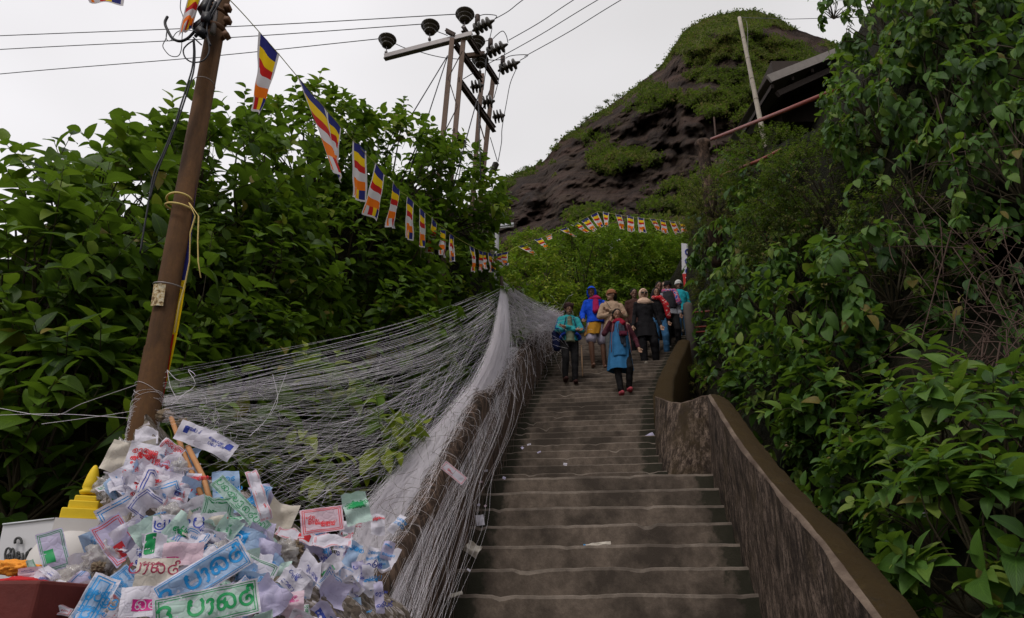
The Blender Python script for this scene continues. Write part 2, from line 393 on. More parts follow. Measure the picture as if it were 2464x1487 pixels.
# stairs
XLt = [(3, -.83), (6, -.5), (8.06, -.27), (10.6, .10), (12.3, .42), (14.6, .94), (18, 2.0)]
XRt = [(3, 1.6), (6, 1.97), (8.06, 2.26)]
XR2t = [(8.06, 1.72), (9.3, 1.91), (10.6, 2.2), (11.65, 2.56), (15, 3.88), (18, 5.4)]
def HS(Y): return (.22+.644*(Y-6.0) if Y < 8.06 else (1.54 if Y < 8.4 else .63*Y-3.725)) + CAMZ
steps = []
for k in range(-8, 7): steps.append((6.0+.343*k, .22+.22*k+CAMZ, interp(XLt, 6.0+.343*k)-.05, interp(XRt, 6+.343*k)+.06, .123))
for j in range(0, 42): Yk = 8.45+.222*j; steps.append((Yk, 1.66+.14*j+CAMZ, interp(XLt, Yk)-.05, interp(XR2t, Yk)+.05, .12))
mb = MB(); nx = 40
for i, (Yk, z, x0, x1, sk) in enumerate(steps):
    zb = steps[i-1][1] if i else 0.0
    Yn = steps[i+1][0]+.12 if i < len(steps)-1 else Yk+6
    rows = [[], [], [], [], []]
    ph = i*3.7
    for j in range(nx+1):
        x = x0+(x1-x0)*j/nx; ys = Yk - (x-.8-(Yk-8)*.12)*sk
        e = .015*noise.noise(Vector((x*2.2, ph, 0))) + .008*noise.noise(Vector((x*11, ph, 3)))
        chip = max(0, noise.noise(Vector((x*5, ph, 9)))-.36)*.11
        zz = z + e*.8 - chip
        rows[0].append((x, ys+.006, zb-.03)); nz_ = 1.0 if i < 15 else .5
        rows[1].append((x, ys+e*.6, zz-.028*nz_-chip*.5)); rows[2].append((x, ys+.008*nz_+e*.6+chip, zz-.007*nz_))
        rows[3].append((x, ys+.028+e*.6+chip, zz)); rows[4].append((x, Yn - (x-.8-(Yk-8)*.12)*sk, z-.004))
    mb.grid(rows[:2], 0); mb.grid(rows[1:4], 1); mb.grid(rows[3:], 0)
    for xs in (x0, x1):
        ys = Yk - (xs-.8-(Yk-8)*.12)*sk
        mb.quad((xs, ys, 0), (xs, ys+.36, 0), (xs, ys+.36, z-.03), (xs, ys, z-.03), 0)
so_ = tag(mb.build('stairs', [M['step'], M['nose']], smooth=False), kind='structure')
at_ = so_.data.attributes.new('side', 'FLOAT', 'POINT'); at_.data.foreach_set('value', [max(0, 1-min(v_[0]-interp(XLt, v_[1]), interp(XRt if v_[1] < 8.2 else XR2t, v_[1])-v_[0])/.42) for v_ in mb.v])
# right parapet wall: (inner base, inner top, outer top)
def rwall():
    prof = []   # (Y, base px, top px, outer px)
    near = [(8.06, (1708, 1137), (1703, 950), (1752, 975)), (7.7, (1727, 1180), (1733, 1000), (1783, 1003)), (7.37, (1746, 1222), (1768, 1057), (1812, 1040)), (6.8, (1775, 1290), (1832, 1145), (1880, 1118)),
            (6.35, (1800, 1355), (1897, 1222), (1935, 1188)), (6.0, (1823, 1420), (1950, 1290), (2000, 1262)), (5.66, (1845, 1487), (2004, 1352), (2050, 1322)), (5.0, (1900, 1640), (2103, 1487), (2160, 1450)), (4.4, (1965, 1820), (2240, 1700), (2310, 1650)), (3.6, (2090, 2200), (2480, 2100), (2590, 2020))]
    return near
rows_f, rows_c = [], []
# first the flared inner end (curving in across the narrower flight), then down the flight
end = [(9.35, (1577, 1085), (1576, 953), None), (8.95, (1578, 1110), (1588, 957), None), (8.55, (1590, 1130), (1608, 965), None), (8.3, (1606, 1143), (1635, 969), None), (8.15, (1640, 1146), (1662, 963), None), (8.1, (1680, 1142), (1686, 952), None)]
secs = []
RG = [(1703, 950), (1768, 1057), (1832, 1145), (1897, 1222), (1961, 1291), (2004, 1352), (2103, 1487), (2400, 1920), (2900, 2700)]
def upright(Y):
    xb = interp([(5.66, 1.875), (8.06, 2.265)], Y); best = None
    for a_, b_ in zip(RG, RG[1:]):
        for q in range(200):
            f = q/200; x_, y_ = a_[0]+(b_[0]-a_[0])*f, a_[1]+(b_[1]-a_[1])*f; p_ = P(x_, y_, Y); e_ = abs(p_.x-xb)
            if best is None or e_ < best[0]: best = (e_, p_)
    return Vector((xb, Y, max(-.02, HS(Y)-.03))), best[1]
near_secs = []
for Y in (8.06, 7.7, 7.3, 6.9, 6.5, 6.1, 5.7, 5.3, 4.9, 4.5, 4.1, 3.7, 3.3, 2.8, 2.2, 1.5): B, T_ = upright(Y); near_secs.append((B, T_, Y, None))
for (Y, b, tpt, o) in end:
    B = P(b[0], b[1], Y); T_ = P(tpt[0], tpt[1], Y); B.z = min(B.z, HS(Y)-.02) if Y > 8.2 else B.z - .04
    secs.append((B, T_, Y, o))
secs += near_secs
fine = []
for (a, b) in zip(secs, secs[1:]):
    nseg = 6
    for q in range(nseg):
        f = q/nseg; fine.append((a[0].lerp(b[0], f), a[1].lerp(b[1], f)))
fine.append((secs[-1][0], secs[-1][1]))
mb = MB(); face_rows = []; edge_rows = []; cap_rows = []; back_rows = []
for i, (B, T_) in enumerate(fine):
    a = fine[max(i-2, 0)][0]; b = fine[min(i+2, len(fine)-1)][0]; d = (b-a); d.z = 0; d.normalize(); o = Vector((-d.y, d.x, 0))
    if i == 0: o = Vector((.9, .3, 0)).normalized()
    if o.x < 0: o = -o if abs(o.x) > .3 else o
    th = .23
    if i < 36: th = .14 + .09*i/36; o = Vector((.35+.65*i/36, .8-.7*i/36, 0)).normalized()
    row = []
    for q in range(9):
        f = q/8; p = B.lerp(T_, f); n_ = noise.noise(p*2.2)*.02 + noise.noise(p*9)*.007
        row.append(p - o*n_ - (Vector((0, 0, 0)) if q < 8 else Vector((0, 0, .015))))
    face_rows.append(row)
    e = noise.noise(T_*7)*.008
    edge_rows.append([row[-1], T_ + o*.012 + Vector((0, 0, e)), T_ + o*.032 + Vector((0, 0, .004+e))])
    crow = []
    for q in range(5):
        f = q/4; p = T_ + o*(.032+(th-.032)*f) + Vector((0, 0, .004 - .09*f*f + noise.noise(T_*4+Vector((q, 0, 0)))*.02 + noise.noise(T_*17+Vector((q, 0, 0)))*.012)); crow.append(p)
    crow[0] = edge_rows[-1][-1]
    cap_rows.append(crow)
    bk = T_ + o*th; back_rows.append([crow[-1], Vector((bk.x, bk.y, B.z-.4))])
rw = thing('parapet_wall', 'stained concrete parapet wall with flared end, right of the stairs', 'wall', (2.1, 6, CAMZ))
mb = MB(); mb.grid(face_rows, 0); mb.grid(back_rows, 0)
k0 = len(mb.v); endf = [face_rows[0][0]] + [face_rows[0][-1], cap_rows[0][0], cap_rows[0][-1], back_rows[0][1]]
mb.v += [tuple(p) for p in endf]; mb.face(tuple(range(k0, k0+5)), 0)
wf = mb.build('wall_face', M['wall'], rw)
al = [0.0]
for (a, b) in zip(fine, fine[1:]): al.append(al[-1] + math.hypot(b[0].x-a[0].x, b[0].y-a[0].y))
vals = [al[i] for i in range(len(fine)) for q in range(9)]; vals += [0.0]*(len(mb.v)-len(vals))
wf.data.attributes.new('along', 'FLOAT', 'POINT').data.foreach_set('value', vals)
mb = MB(); mb.grid(edge_rows, 0); mb.build('worn_edge', M['walledge'], rw)
mb = MB(); mb.grid(cap_rows, 0); mb.build('mossy_top', M['wallcap'], rw)
# upper right low wall (mossy), beyond the flare
def low_wall(name, label, pts, th, hgt, mat, loc, rough_=.03):
    mb = MB(); rows = []
    fin = []
    for a, b in zip(pts, pts[1:]):
        for q in range(6): fin.append(Vector(a).lerp(Vector(b), q/6))
    fin.append(Vector(pts[-1]))
    for i, p in enumerate(fin):
        d = fin[min(i+1, len(fin)-1)] - fin[max(i-1, 0)]; d.z = 0; d.normalize(); o = Vector((d.y, -d.x, 0))
        if o.x < 0: o = -o
        h_ = hgt(p.y) if callable(hgt) else hgt
        r = []
        prof = [(0, -.6), (0, 0), (0, h_*.5), (0, h_*.93), (.03, h_), (th*.5, h_+.015), (th-.03, h_-.01), (th, h_*.9), (th, -.8)]
        for (x, z) in prof:
            pp = p + o*x + Vector((0, 0, z)); n_ = noise.noise(pp*3.1)*rough_; r.append(pp + Vector((n_, 0, n_*.6)))
        rows.append(r)
    mb.grid(rows, 0)
    for r in (rows[0], rows[-1]):
        k = len(mb.v); mb.v += [tuple(x) for x in r]; mb.face(tuple(range(k, k+len(r))), 0)
    o = mb.build(name, mat, loc=loc); return o
pts = [(interp(XR2t, y)+.02, y, HS(y)-.02) for y in (9.5, 10.4, 11.3, 12.2, 13.1, 14.2)]
tag(low_wall('parapet_wall', '', pts, .28, .42, M['wallcap'], (2.5, 11, 4)), 'low mossy brown parapet beyond the flared wall end, beside the upper steps', 'wall')
pts = [(interp(XLt, y)-.03-.0, y, HS(y)-.02) for y in (3.2, 4, 5, 6, 7, 8.06, 9, 10, 11, 12, 13, 14.5, 16)]
pts2 = []
for p in pts: pts2.append(p)
mbw = low_wall('parapet_wall', '', [(x-.20, y, z) for x, y, z in pts2], .17, lambda y: clampi([(3, 1.0), (8, 1.0), (12, .85), (16, .8)], y), M['dirtwall'], (-.5, 6, 2))
tag(mbw, 'brown left parapet wall of the stairs wrapped in white threads', 'wall')
# hillside banks
YBt = [(1560, 19.5), (1600, 18), (1650, 16.5), (1700, 14), (1800, 11), (1900, 9), (2000, 7.8), (2150, 6.5), (2300, 5.6), (2464, 5.0), (2800, 4.3), (3600, 3.4)]
def YB(x, y):
    b = interp(YBt, x)
    return b*(1-.38*(y-700)/787) if y > 700 else b*(1+.2*(700-y)/700)
YHt = [(-900, 3.6), (-300, 4.1), (0, 4.7), (300, 5.6), (600, 7.2), (900, 9.2), (1100, 10.9), (1200, 12.2), (1260, 13.6)]
def YH(x, y):
    b = clampi(YHt, x)
    return b*(1-.15*(y-900)/600) if y > 900 else b*(1+.08*(900-y)/600)
def bank(name, xs, ny, ytop, ybot, Yf, off, mat, amp=.35, back=14):
    mb = MB(); rows = []
    for x in xs:
        r = []; yt = ytop(x)
        for i in range(ny+1):
            y = ybot + (yt-ybot)*i/ny; p = P(x, y, Yf(x, y)+off)
            n_ = noise.fractal(p*.9, 1, 2, 4)*amp; p.y += n_; p.x += n_*.3; r.append(p)
        top = r[-1]
        for q in range(1, 6): r.append(top + Vector((top.x*.05*q, back*q/5, .25*q)))
        r.append(r[-1] + Vector((0, 5, -12)))
        rows.append(r)
    mb.grid(rows); return tag(mb.build(name, mat), kind='structure')
ytopR = [(1560, 720), (1640, 640), (1690, 480), (1740, 420), (1800, 380), (1900, 330), (2000, 290), (2060, 230), (2110, 120), (2200, -200), (2464, -500), (3600, -900)]
bank('hillside_right', list(np.linspace(1580, 3600, 90)), 60, lambda x: clampi(ytopR, x), 2300, lambda x, y: YB(x, y) + 1.8*math.exp(-((x-2400)/150)**2-((y-680)/170)**2) + (.5*min(1, max(0, (y-900)/200))*min(1, max(0, (2350-x)/200))), .55, M['soil'])
ytopL = [(-900, 640), (0, 640), (230, 560), (500, 520), (700, 440), (900, 430), (1040, 450), (1120, 520), (1180, 640), (1250, 760)]
bank('hillside_left', list(np.linspace(-900, 1180, 70)), 36, lambda x: clampi(ytopL, x), 2300, YH, .75, M['soil'], .3, 7)
# terrain up beyond the stairs, to the foot of the mountain
mb = MB(); rows = []
for y in np.linspace(16.5, 130, 60):
    r = []
    for x in np.linspace(-90, 110, 70):
        base = HS(16.5) + (y-16.5)*.42
        side = .012*(x-6)**2 if abs(x-6) > 3 else 0
        z = base - .25*min(side, 30) + noise.fractal(Vector((x*.06, y*.06, 0)), 1, 2, 5)*2.5*min(1, (y-16)/12)
        r.append((x, y, z))
    rows.append(r)
mb.grid(rows); tag(mb.build('terrain', M['soil']), kind='structure')
# ---------------- mountain ----------------
ridge = [(700, 700), (1000, 560), (1100, 510), (1180, 466), (1225, 428), (1310, 386), (1350, 335), (1420, 285), (1480, 245), (1550, 192), (1590, 160), (1615, 120), (1645, 75), (1690, 46), (1740, 32), (1790, 24), (1830, 28), (1875, 42), (1905, 66), (1950, 82), (1990, 96), (2030, 112), (2100, 140), (2300, 200), (2700, 420), (3000, 620)]
greens = [(1800, 90, 150, 60, 1.1), (1900, 170, 130, 60, .8), (1780, 230, 90, 50, .7), (1680, 120, 50, 60, .8), (1580, 210, 40, 60, .6), (1660, 235, 110, 26, 1.0), (1520, 375, 85, 22, 1.1), (1460, 395, 50, 20, .9), (1690, 372, 30, 12, .8), (1800, 285, 35, 40, .9), (1830, 330, 40, 60, .5),
          (1470, 270, 120, 14, .5), (1400, 330, 90, 18, .5), (1330, 420, 120, 14, .5), (1250, 455, 80, 12, .6), (1420, 505, 40, 14, .8), (1340, 470, 30, 10, .6), (1590, 500, 60, 40, .55), (1620, 560, 120, 30, .7), (1500, 600, 300, 22, .8), (1390, 520, 25, 16, .7), (1620, 440, 60, 30, .3)]
rocks = [(1640, 330, 110, 55, .9), (1560, 300, 60, 40, .5), (1600, 185, 60, 18, .8), (1700, 205, 50, 12, .9), (1930, 85, 45, 14, 1.2), (1860, 75, 30, 12, .9), (1760, 155, 35, 14, .5), (1450, 450, 110, 30, .7), (1300, 490, 90, 40, .9), (1880, 160, 30, 12, .8), (1540, 430, 60, 30, .6)]
NU, NVV = 300, 190
xs = np.linspace(760, 2800, NU); V = []; veg = []
for x in xs:
    ry_ = interp(ridge, x) + 3.5*noise.noise(Vector((x*.03, 0, 0))) + 2*noise.noise(Vector((x*.11, 5, 0)))
    for j in range(NVV):
        tt = j/(NVV-31)
        if tt <= 1:
            y = 700 + (ry_-700)*tt
            Y = 90 + 165*(tt**1.25)
            q = Vector((x*.006, y*.011, 0))
            ridged = abs(noise.fractal(q*1.4+Vector((3, 1, 0)), 1, 2, 5))
            Y += 26*noise.noise(q*.9) + -20*ridged - 13*abs(noise.fractal(Vector((x*.013+y*.006, y*.016, 2)), .9, 2, 6)) + 10*math.exp(-((x-1625-(y-300)*.12)/14)**2)*(1 if 240 < y < 520 else 0) 
            g = -.38 + .85*noise.fractal(Vector((x*.012, y*.030, 7)), 1, 2, 6)
            for (gx, gy, sx, sy, a) in greens: g += a*math.exp(-((x-gx)/sx)**2-((y-gy)/sy)**2)
            for (gx, gy, sx, sy, a) in rocks: g -= a*math.exp(-((x-gx)/sx)**2-((y-gy)/sy)**2)
            if tt > .965: g += .35
            g += .55*noise.fractal(Vector((x*.05, y*.09, 11)), 1, 2, 4)
            # overhanging ledges: strata
            Y += 1.3*math.sin(y*.16 + 3*noise.noise(Vector((x*.008, y*.01, 4))) + x*.012) * (1-max(0, min(1, g*2)))
            Y -= 4.0*max(0, min(1, g*2.5))
            edge = min(1, (1-tt)*14); Y = Y*edge + (255 + 8*noise.noise(Vector((x*.01, 1, 1))))*(1-edge)
            V.append(P(x, y, Y))
            veg.append(max(0, min(1, g*3+.1)))
        else:
            top = P(x, ry_, 255); u = (tt-1)*6
            V.append(Vector((top.x*(1+.25*u), 255+90*u, top.z - 70*u*u)))
            veg.append(.8)
V = np.array([tuple(v) for v in V])
i = np.arange(NU-1)[:, None]*NVV; j = np.arange(NVV-1)[None]
q = np.stack([i+j, i+NVV+j, i+NVV+j+1, i+j+1], -1).reshape(-1, 4)
t = NT('mountain_rock'); v = t.coord()
at = t.n('ShaderNodeAttribute', attribute_name='tint')
n1 = t.noise(t.coord((.05, .05, .22)), 1, 8, .7); n2 = t.noise(v, .25, 8, .7); n3 = t.noise(v, .9, 5, .7)
rock = t.ramp(n1, [(.3, (.015, .0105, .008)), (.5, (.038, .026, .019)), (.7, (.080, .056, .040))])
rock = t.mix(t.ramp(n2, [(.55, (0, 0, 0)), (.75, (.8, .8, .8))]), rock, (.075, .045, .030))
grn = t.ramp(n2, [(.3, (.022, .030, .006)), (.5, (.060, .070, .012)), (.72, (.12, .098, .026))])
nm = t.n('ShaderNodeMath', operation='MULTIPLY_ADD', p1=.9, p2=-.45); t.l(n3, nm.inputs[0])
ad = t.n('ShaderNodeMath', operation='ADD'); t.l(nm.outputs[0], ad.inputs[0]); t.l(at.outputs['Fac'], ad.inputs[1])
vs_ = t.noise(t.coord((.14, .14, .018)), 1, 6, .7); rock = t.mix(t.ramp(vs_, [(.42, (0, 0, 0)), (.6, (.75, .75, .75))]), rock, (.016, .011, .011)); rock = t.mix(t.ramp(t.noise(t.coord((.03, .03, .06)), 1, 5), [(.5, (0, 0, 0)), (.7, (.7, .7, .7))]), rock, (.085, .052, .042))
t.base(t.mix(t.ramp(ad.outputs[0], [(.38, (0, 0, 0)), (.55, (1, 1, 1))]), rock, grn)); t.rough(.95, .1)
t.bump(t.mix(.5, n1, n3), 1, 2.2); M['mtn'] = t.m
mo = np_mesh('mountain', V, q, np.zeros((0, 3), int), M['mtn'], None, (0, 0, 0), np.array(veg)); tag(mo, kind='structure')
# low scrub clinging to the mountain
veg = np.array(veg); xx = np.repeat(xs, NVV); cand = np.where((veg > .22) & (np.tile(np.arange(NVV), NU) < NVV-28) & (xx > 1150) & (xx < 2250))[0]
pick = rng.choice(cand, 24000); ps = V[pick] + rng.normal(size=(len(pick), 3))*np.array([.5, .5, .4])
k = 5; n_ = len(ps); b = np.repeat(ps, k, 0) + rng.normal(size=(n_*k, 3))*.45
D = norm(rng.normal(size=(n_*k, 3)) + np.array([0, -.3, .8])); N_ = rng.normal(size=(n_*k, 3)) + np.array([0, -.5, .8])
big = np.repeat(.7+.8*rng.random(n_)**2, k)
patch = np.array([noise.noise(Vector(p)*.06) for p in ps]); tn = np.clip(np.repeat(.42+.7*patch, k) + .2*rng.normal(size=n_*k), 0, .9)
M['scrub'] = leaf_material('mountain_scrub', (.016, .018, .005), (.062, .070, .013), (.14, .10, .035), .8)
sco = leaves('scrub', b, D, N_, (.85*big), .6*big, np.full(n_*k, .2), tn, M['scrub'], None, True)
tag(sco, kind='stuff', label='low green scrub clinging to the dark rocky mountain', cat='scrub')
# ================= foliage =================
def sh(label, cx, cy, rpx, Y=None, side='L', **kw):
    if Y is None: Y = YH(cx, cy) if side == 'L' else YB(cx, cy)
    return shrub(kw.pop('name', 'shrub'), label, kw.pop('cat', 'shrub'), cx, cy, Y, rpx, **kw)
GL = 'broad-leaved shrubs along the left of the stairs'
LS = [('arching shrub with sky between its big leaves at the far left', 55, 520, 120, dict(cov=1.0, inner=.3)),
 ('large-leaved shrub at the left edge below the arching sprays', 60, 760, 230, dict(tshift=-.12)),  # negative tshift darkens leaf colour to stand in for shade low in the hedge
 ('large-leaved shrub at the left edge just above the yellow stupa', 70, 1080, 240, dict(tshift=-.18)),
 ('tall broad-leaved shrub crowned with light leaves left of the rusty pole', 240, 540, 165, {}),
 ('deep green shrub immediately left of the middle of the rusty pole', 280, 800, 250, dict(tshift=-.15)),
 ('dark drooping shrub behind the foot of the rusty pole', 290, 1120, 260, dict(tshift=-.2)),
 ('shrub rising right behind the upper half of the rusty pole', 440, 500, 190, {}),
 ('leafy shrub top just under the first hanging flag', 590, 450, 165, {}),
 ('tallest shrub peak, beneath the second and third flags', 760, 385, 150, {}),
 ('bright shrub top between the flag string and the pylon', 930, 430, 155, {}),
 ('shrub covering the base of the steel pylon', 1070, 480, 125, {}),
 ('thin-twigged light green shrub at the right tip of the hedge', 1150, 520, 75, dict(cov=1.3, inner=.3)),
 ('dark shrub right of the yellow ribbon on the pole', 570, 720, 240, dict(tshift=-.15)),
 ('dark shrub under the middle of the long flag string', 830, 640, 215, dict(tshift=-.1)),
 ('shrub behind the far small flags of the long string', 1050, 700, 150, dict(Y=11.3)),
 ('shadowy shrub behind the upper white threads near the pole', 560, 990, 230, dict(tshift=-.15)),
 ('light green bush seen through the middle of the white threads', 770, 1120, 190, dict(tshift=.3, Y=6.6)),
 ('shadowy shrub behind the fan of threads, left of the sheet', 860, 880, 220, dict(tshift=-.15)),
 ('shrub beside the peak where the threads gather', 1070, 850, 125, dict(Y=11.2)),
 ('low shrub behind the dense sheet of threads', 960, 1060, 140, dict(Y=9.6))]
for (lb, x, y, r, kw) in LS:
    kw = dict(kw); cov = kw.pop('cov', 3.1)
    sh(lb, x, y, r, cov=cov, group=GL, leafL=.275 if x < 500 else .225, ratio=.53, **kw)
# slim upright shoots breaking the skyline
GR = 'leafy shrubs on the hillside right of the stairs'
RS = [('big-leaved bush in the bottom right corner', 2390, 1350, 190, dict(leafL=.19, cov=3)),
 ('broad bright-leaved bush at the right edge under the dark hollow', 2400, 1080, 190, dict(leafL=.19, tshift=.08, cov=3)),
 ('low shrub with reddish dry leaves beside the lower end of the wall', 2320, 1390, 120, dict(leafL=.17, tshift=.12)),
 ('small shrub hugging the outer side of the mossy wall top', 1975, 1075, 90, dict(leafL=.14, stemlen=.7, cov=3.4, Y=7.2)), ('low leafy shrub just outside the middle of the mossy wall', 2075, 1200, 95, dict(leafL=.15, stemlen=.7, cov=3.4, Y=5.9)), ('low shrub outside the lower end of the mossy wall', 2200, 1345, 90, dict(leafL=.15, tshift=.15, stemlen=.6, cov=3.2, Y=4.9)), ('leafy shrub with russet leaves between the wall and the bright-leaved bush', 2230, 1235, 100, dict(leafL=.17, tshift=.2, stemlen=.7)),
 ('shrub with drooping leaves over the mossy wall top', 2140, 1120, 120, dict(leafL=.17)),
 ('dense leafy bush right of the middle of the mossy wall', 2250, 1040, 160, dict(leafL=.22)),
 ('light green shrub right above the flared end of the wall', 1890, 950, 120, dict(leafL=.18, tshift=.1)),
 ('hanging leafy shrub over the low mossy parapet', 1778, 880, 85, dict(leafL=.19)),
 ('shrub overhanging the concrete post', 1748, 705, 70, dict(mode='hang')),
 ('vine-like shrub beside the vertical banner', 1745, 600, 75, dict(mode='hang')),
 ('tall trailing shrub midway up the hillside edge', 1835, 545, 115, dict(mode='hang')),
 ('trailing leafy shrub just below the brow', 1880, 440, 70, dict(mode='hang', leafL=.17, cov=1.6)), ('sparse leafy sprig on the fine-leaved hillside patch', 2060, 560, 80, dict(mode='hang', leafL=.17, cov=1.2)),
 ('trailing shrub of large leaves in the middle of the hillside', 1900, 720, 160, dict(mode='hang')),
 ('wide leafy shrub below the small-leaved hillside patch', 2040, 820, 170, dict(mode='side')),
 ('hanging leafy shrub left of the dark hollow', 2130, 650, 150, dict(mode='hang')),
 ('shrub with light leaves above the middle of the wall', 2000, 960, 120, dict(leafL=.18)),
 ('small leafy shrub on the brow behind the red pipe', 1800, 420, 60, dict(mode='side', leafL=.15, tshift=.2)),
 ('leafy climber covering the eave of the roof', 2075, 235, 70, dict(mode='side', leafL=.17, tshift=.15)),
 ('climber with bright leaves right of the roof', 2110, 260, 130, dict(mode='hang', leafL=.18, tshift=.12)),
 ('hanging climber at the top right above the bare twigs', 2250, 190, 150, dict(mode='hang', leafL=.2)),
 ('dark climber along the upper right edge', 2400, 230, 150, dict(mode='hang', leafL=.19, cov=2.0)),
 ('overhanging spray of leaves at the top of the right side', 2130, 40, 110, dict(mode='hang', leafL=.2)),
 ('small spray of hanging leaves against the sky above the roof', 2000, 5, 60, dict(mode='hang', leafL=.2, cov=1.2, inner=.2)),
 ('climber trailing over the middle of the dark hollow rim', 2200, 450, 110, dict(mode='hang', leafL=.17, cov=1.4)),
 ('dense dark climber filling the top right corner', 2330, 40, 150, dict(mode='hang', leafL=.19, cov=2.6)), ('leafy climber at the upper right beneath the corner climber', 2440, 390, 140, dict(mode='hang', leafL=.17, cov=1.5)), ('climber between the top spray and the corner', 2210, 60, 90, dict(mode='hang', leafL=.18)),
 ('climber on the upper bank just past the right edge', 2600, 150, 190, dict(mode='hang', leafL=.2)), ('climber high above the top right corner', 2420, -190, 190, dict(mode='hang', leafL=.2)),
 ('sparse leaves inside the dark hollow at the right edge', 2400, 620, 130, dict(mode='hang', leafL=.14, cov=.35))]
for (lb, x, y, r, kw) in RS:
    kw = dict(kw); cov = kw.pop('cov', 2.5); kw['leafL'] = kw.get('leafL', .2)*1.12; kw['tshift'] = kw.get('tshift', 0)-.06; kw.setdefault('stemlen', .6 if x > 1980 and y > 900 else 1.0)
    sh(lb, x, y, r, side='R', cov=cov, group=GR, mat='leafr', ratio=.5, ry=.6, **kw)
TS = [('dense small-leaved bush on the hillside brow below the red pipe', 1885, 415, 115, {}), ('small-leaved thicket beside the old concrete pillar', 1745, 480, 75, dict(tshift=.35)),
 ('fine-leaved bush in the middle of the right hillside', 2010, 480, 160, {}), ('brownish fine-leaved bush at the hillside edge above the banner', 1708, 545, 58, dict(tshift=.5)), ('dark fine-leaved thicket behind the trailing shrubs', 1930, 610, 150, {}),
 ('fine-leaved bush under the bare twigs near the hollow', 2180, 560, 120, {}), ('fine-leaved bush swallowing the foot of the squat pillar', 1712, 478, 62, dict(tshift=.3, Y=11.3)), ('low yellowish bush between the two parapets', 1690, 930, 50, dict(tshift=.4)), ('small-leaved thicket behind the banner', 1735, 690, 60, dict(tshift=.3))]
for (lb, x, y, r, kw) in TS:
    kw.setdefault('Y', YB(x, y)+.45); sh(lb, x, y, r, side='R', cov=2.4, group='fine-leaved thickets on the hillside', mat='leafs', leafL=.055, ratio=.5, ry=.5, mode='side', K=14, simple_leaf=True, stemlen=2.2, inner=.75, **kw)
# bushes beyond the top of the stairs
CS = [('bright green bush behind the hooded walker', 1400, 660, 110, 19.5, {}), ('tall bush with a reddish tip behind the beanie wearer', 1500, 640, 100, 20.5, {}), ('bright bush left of the walkers, above the thread net', 1290, 690, 85, 17.5, dict(tshift=.3)),
 ('dark bush behind the woman in the beige hijab', 1560, 680, 105, 21, {}), ('rounded bush left of the vertical banner', 1630, 640, 85, 21.5, {}), ('yellow-green bush under the far low flags', 1270, 620, 60, 21, dict(tshift=.2)),
 ('low bright bush behind the thread net', 1330, 760, 70, 16.5, dict(tshift=.3)), ('small bush under the peak of the second flag string', 1430, 600, 60, 23, {}), ('bush behind the tail of the second flag string', 1570, 610, 70, 23.5, {}), ('dark green bush filling the gap behind the gathered threads', 1215, 720, 60, 15, {}), ('dim bush behind the group at the top of the stairs', 1480, 760, 90, 19, {})]
for (lb, x, y, r, Y, kw) in CS:
    sh(lb, x, y, r, Y=Y, cov=3.0, group='bushes beyond the top of the stairs', mat='leafc', leafL=.17, K=9, simple_leaf=True, inner=.6, **kw)
# far trees on the mountain shoulder
def small_tree(label, x, y, Y, hpx):
    b = P(x, y, Y); s = px_m(x, y, Y)*hpx; r0 = thing('tree', label, 'tree', b, 'little trees on the mountain ridge')
    mb = MB(); tips = []
    for q in range(4):
        e = b + Vector(((random.random()-.5)*s*.8, 0, s*(.75+.3*random.random()))); mb.tube([b-Vector((0, 0, 1)), b.lerp(e, .45)+Vector((s*.05, 0, 0)), e], [s*.03, s*.02, s*.01], 5); tips.append(e)
    mb.build('trunk', M['stem'], r0)
    tp = np.array([tuple(x) for x in tips]); n = 240; bb = tp[rng.integers(0, len(tp), n)] + rng.normal(size=(n, 3))*s*.14*np.array([1.3, 1, .7])
    leaves('crown', bb, rng.normal(size=(n, 3)), rng.normal(size=(n, 3)), np.full(n, s*.12), np.full(n, s*.09), np.full(n, .2), rng.random(n)*.5, M['scrub'], r0, True)
for (lb, x, y, h) in [('spindly tree highest on the mountain shoulder', 1490, 244, 20), ('spindly tree with a forked top on the mountain shoulder', 1466, 256, 18), ('lone spiky tree lower on the ridge', 1408, 296, 16), ('tiny ridge tree near the foot of the slope', 1340, 345, 12), ('small round tree on the ridge above the lone spiky tree', 1442, 268, 14),
    ('tiny tree lowest on the ridge beside the hedge tip', 1265, 410, 11), ('little bushy tree high on the left flank of the summit', 1600, 168, 14)]:
    small_tree(lb, x, y, 255, h)
# bare twigs around the dark hollow
def twigs(label, box, n, Y0, thick=.006, name='dead_shrub'):
    x0, y0, x1, y1 = box; A = []
    for k in range(n):
        a = (x0+(x1-x0)*random.random(), y0+(y1-y0)*random.random()); ang = random.choice([random.gauss(1.9, .5), random.gauss(.5, .5), random.gauss(2.7, .4)]); Ln = 60+230*random.random()
        b = (a[0]+Ln*math.cos(ang), a[1]+Ln*math.sin(ang))
        Ya = YB(*a)-.05+Y0*random.random(); Yb_ = YB(min(b[0], 3000), b[1])+Y0*random.random()
        p, q_ = np.array(P(a[0], a[1], Ya)), np.array(P(b[0], b[1], Yb_)); m = (p+q_)/2 + rng.normal(size=3)*.07
        s = np.linspace(0, 1, 7)[:, None]; A.append((1-s)**2*p + 2*s*(1-s)*m + s*s*q_)
    A = np.array(A); r0 = thing(name, label, 'dead shrub', tuple(A.mean((0, 1))))
    tubes('branch', A, (thick*(.5+rng.random((n, 1))))*(1-.5*np.linspace(0, 1, 7))[None], M['twig'], r0, 5)
twigs('tangle of bare reddish twigs in the dark hollow', (2250, 520, 2480, 800), 70, -.3, .004)
twigs('long bare branches crossing above the hollow', (2080, 380, 2350, 600), 22, -.6, .006)
twigs('dry fallen twigs under the hollow at the right edge', (2280, 780, 2500, 900), 36, -.4, .005)
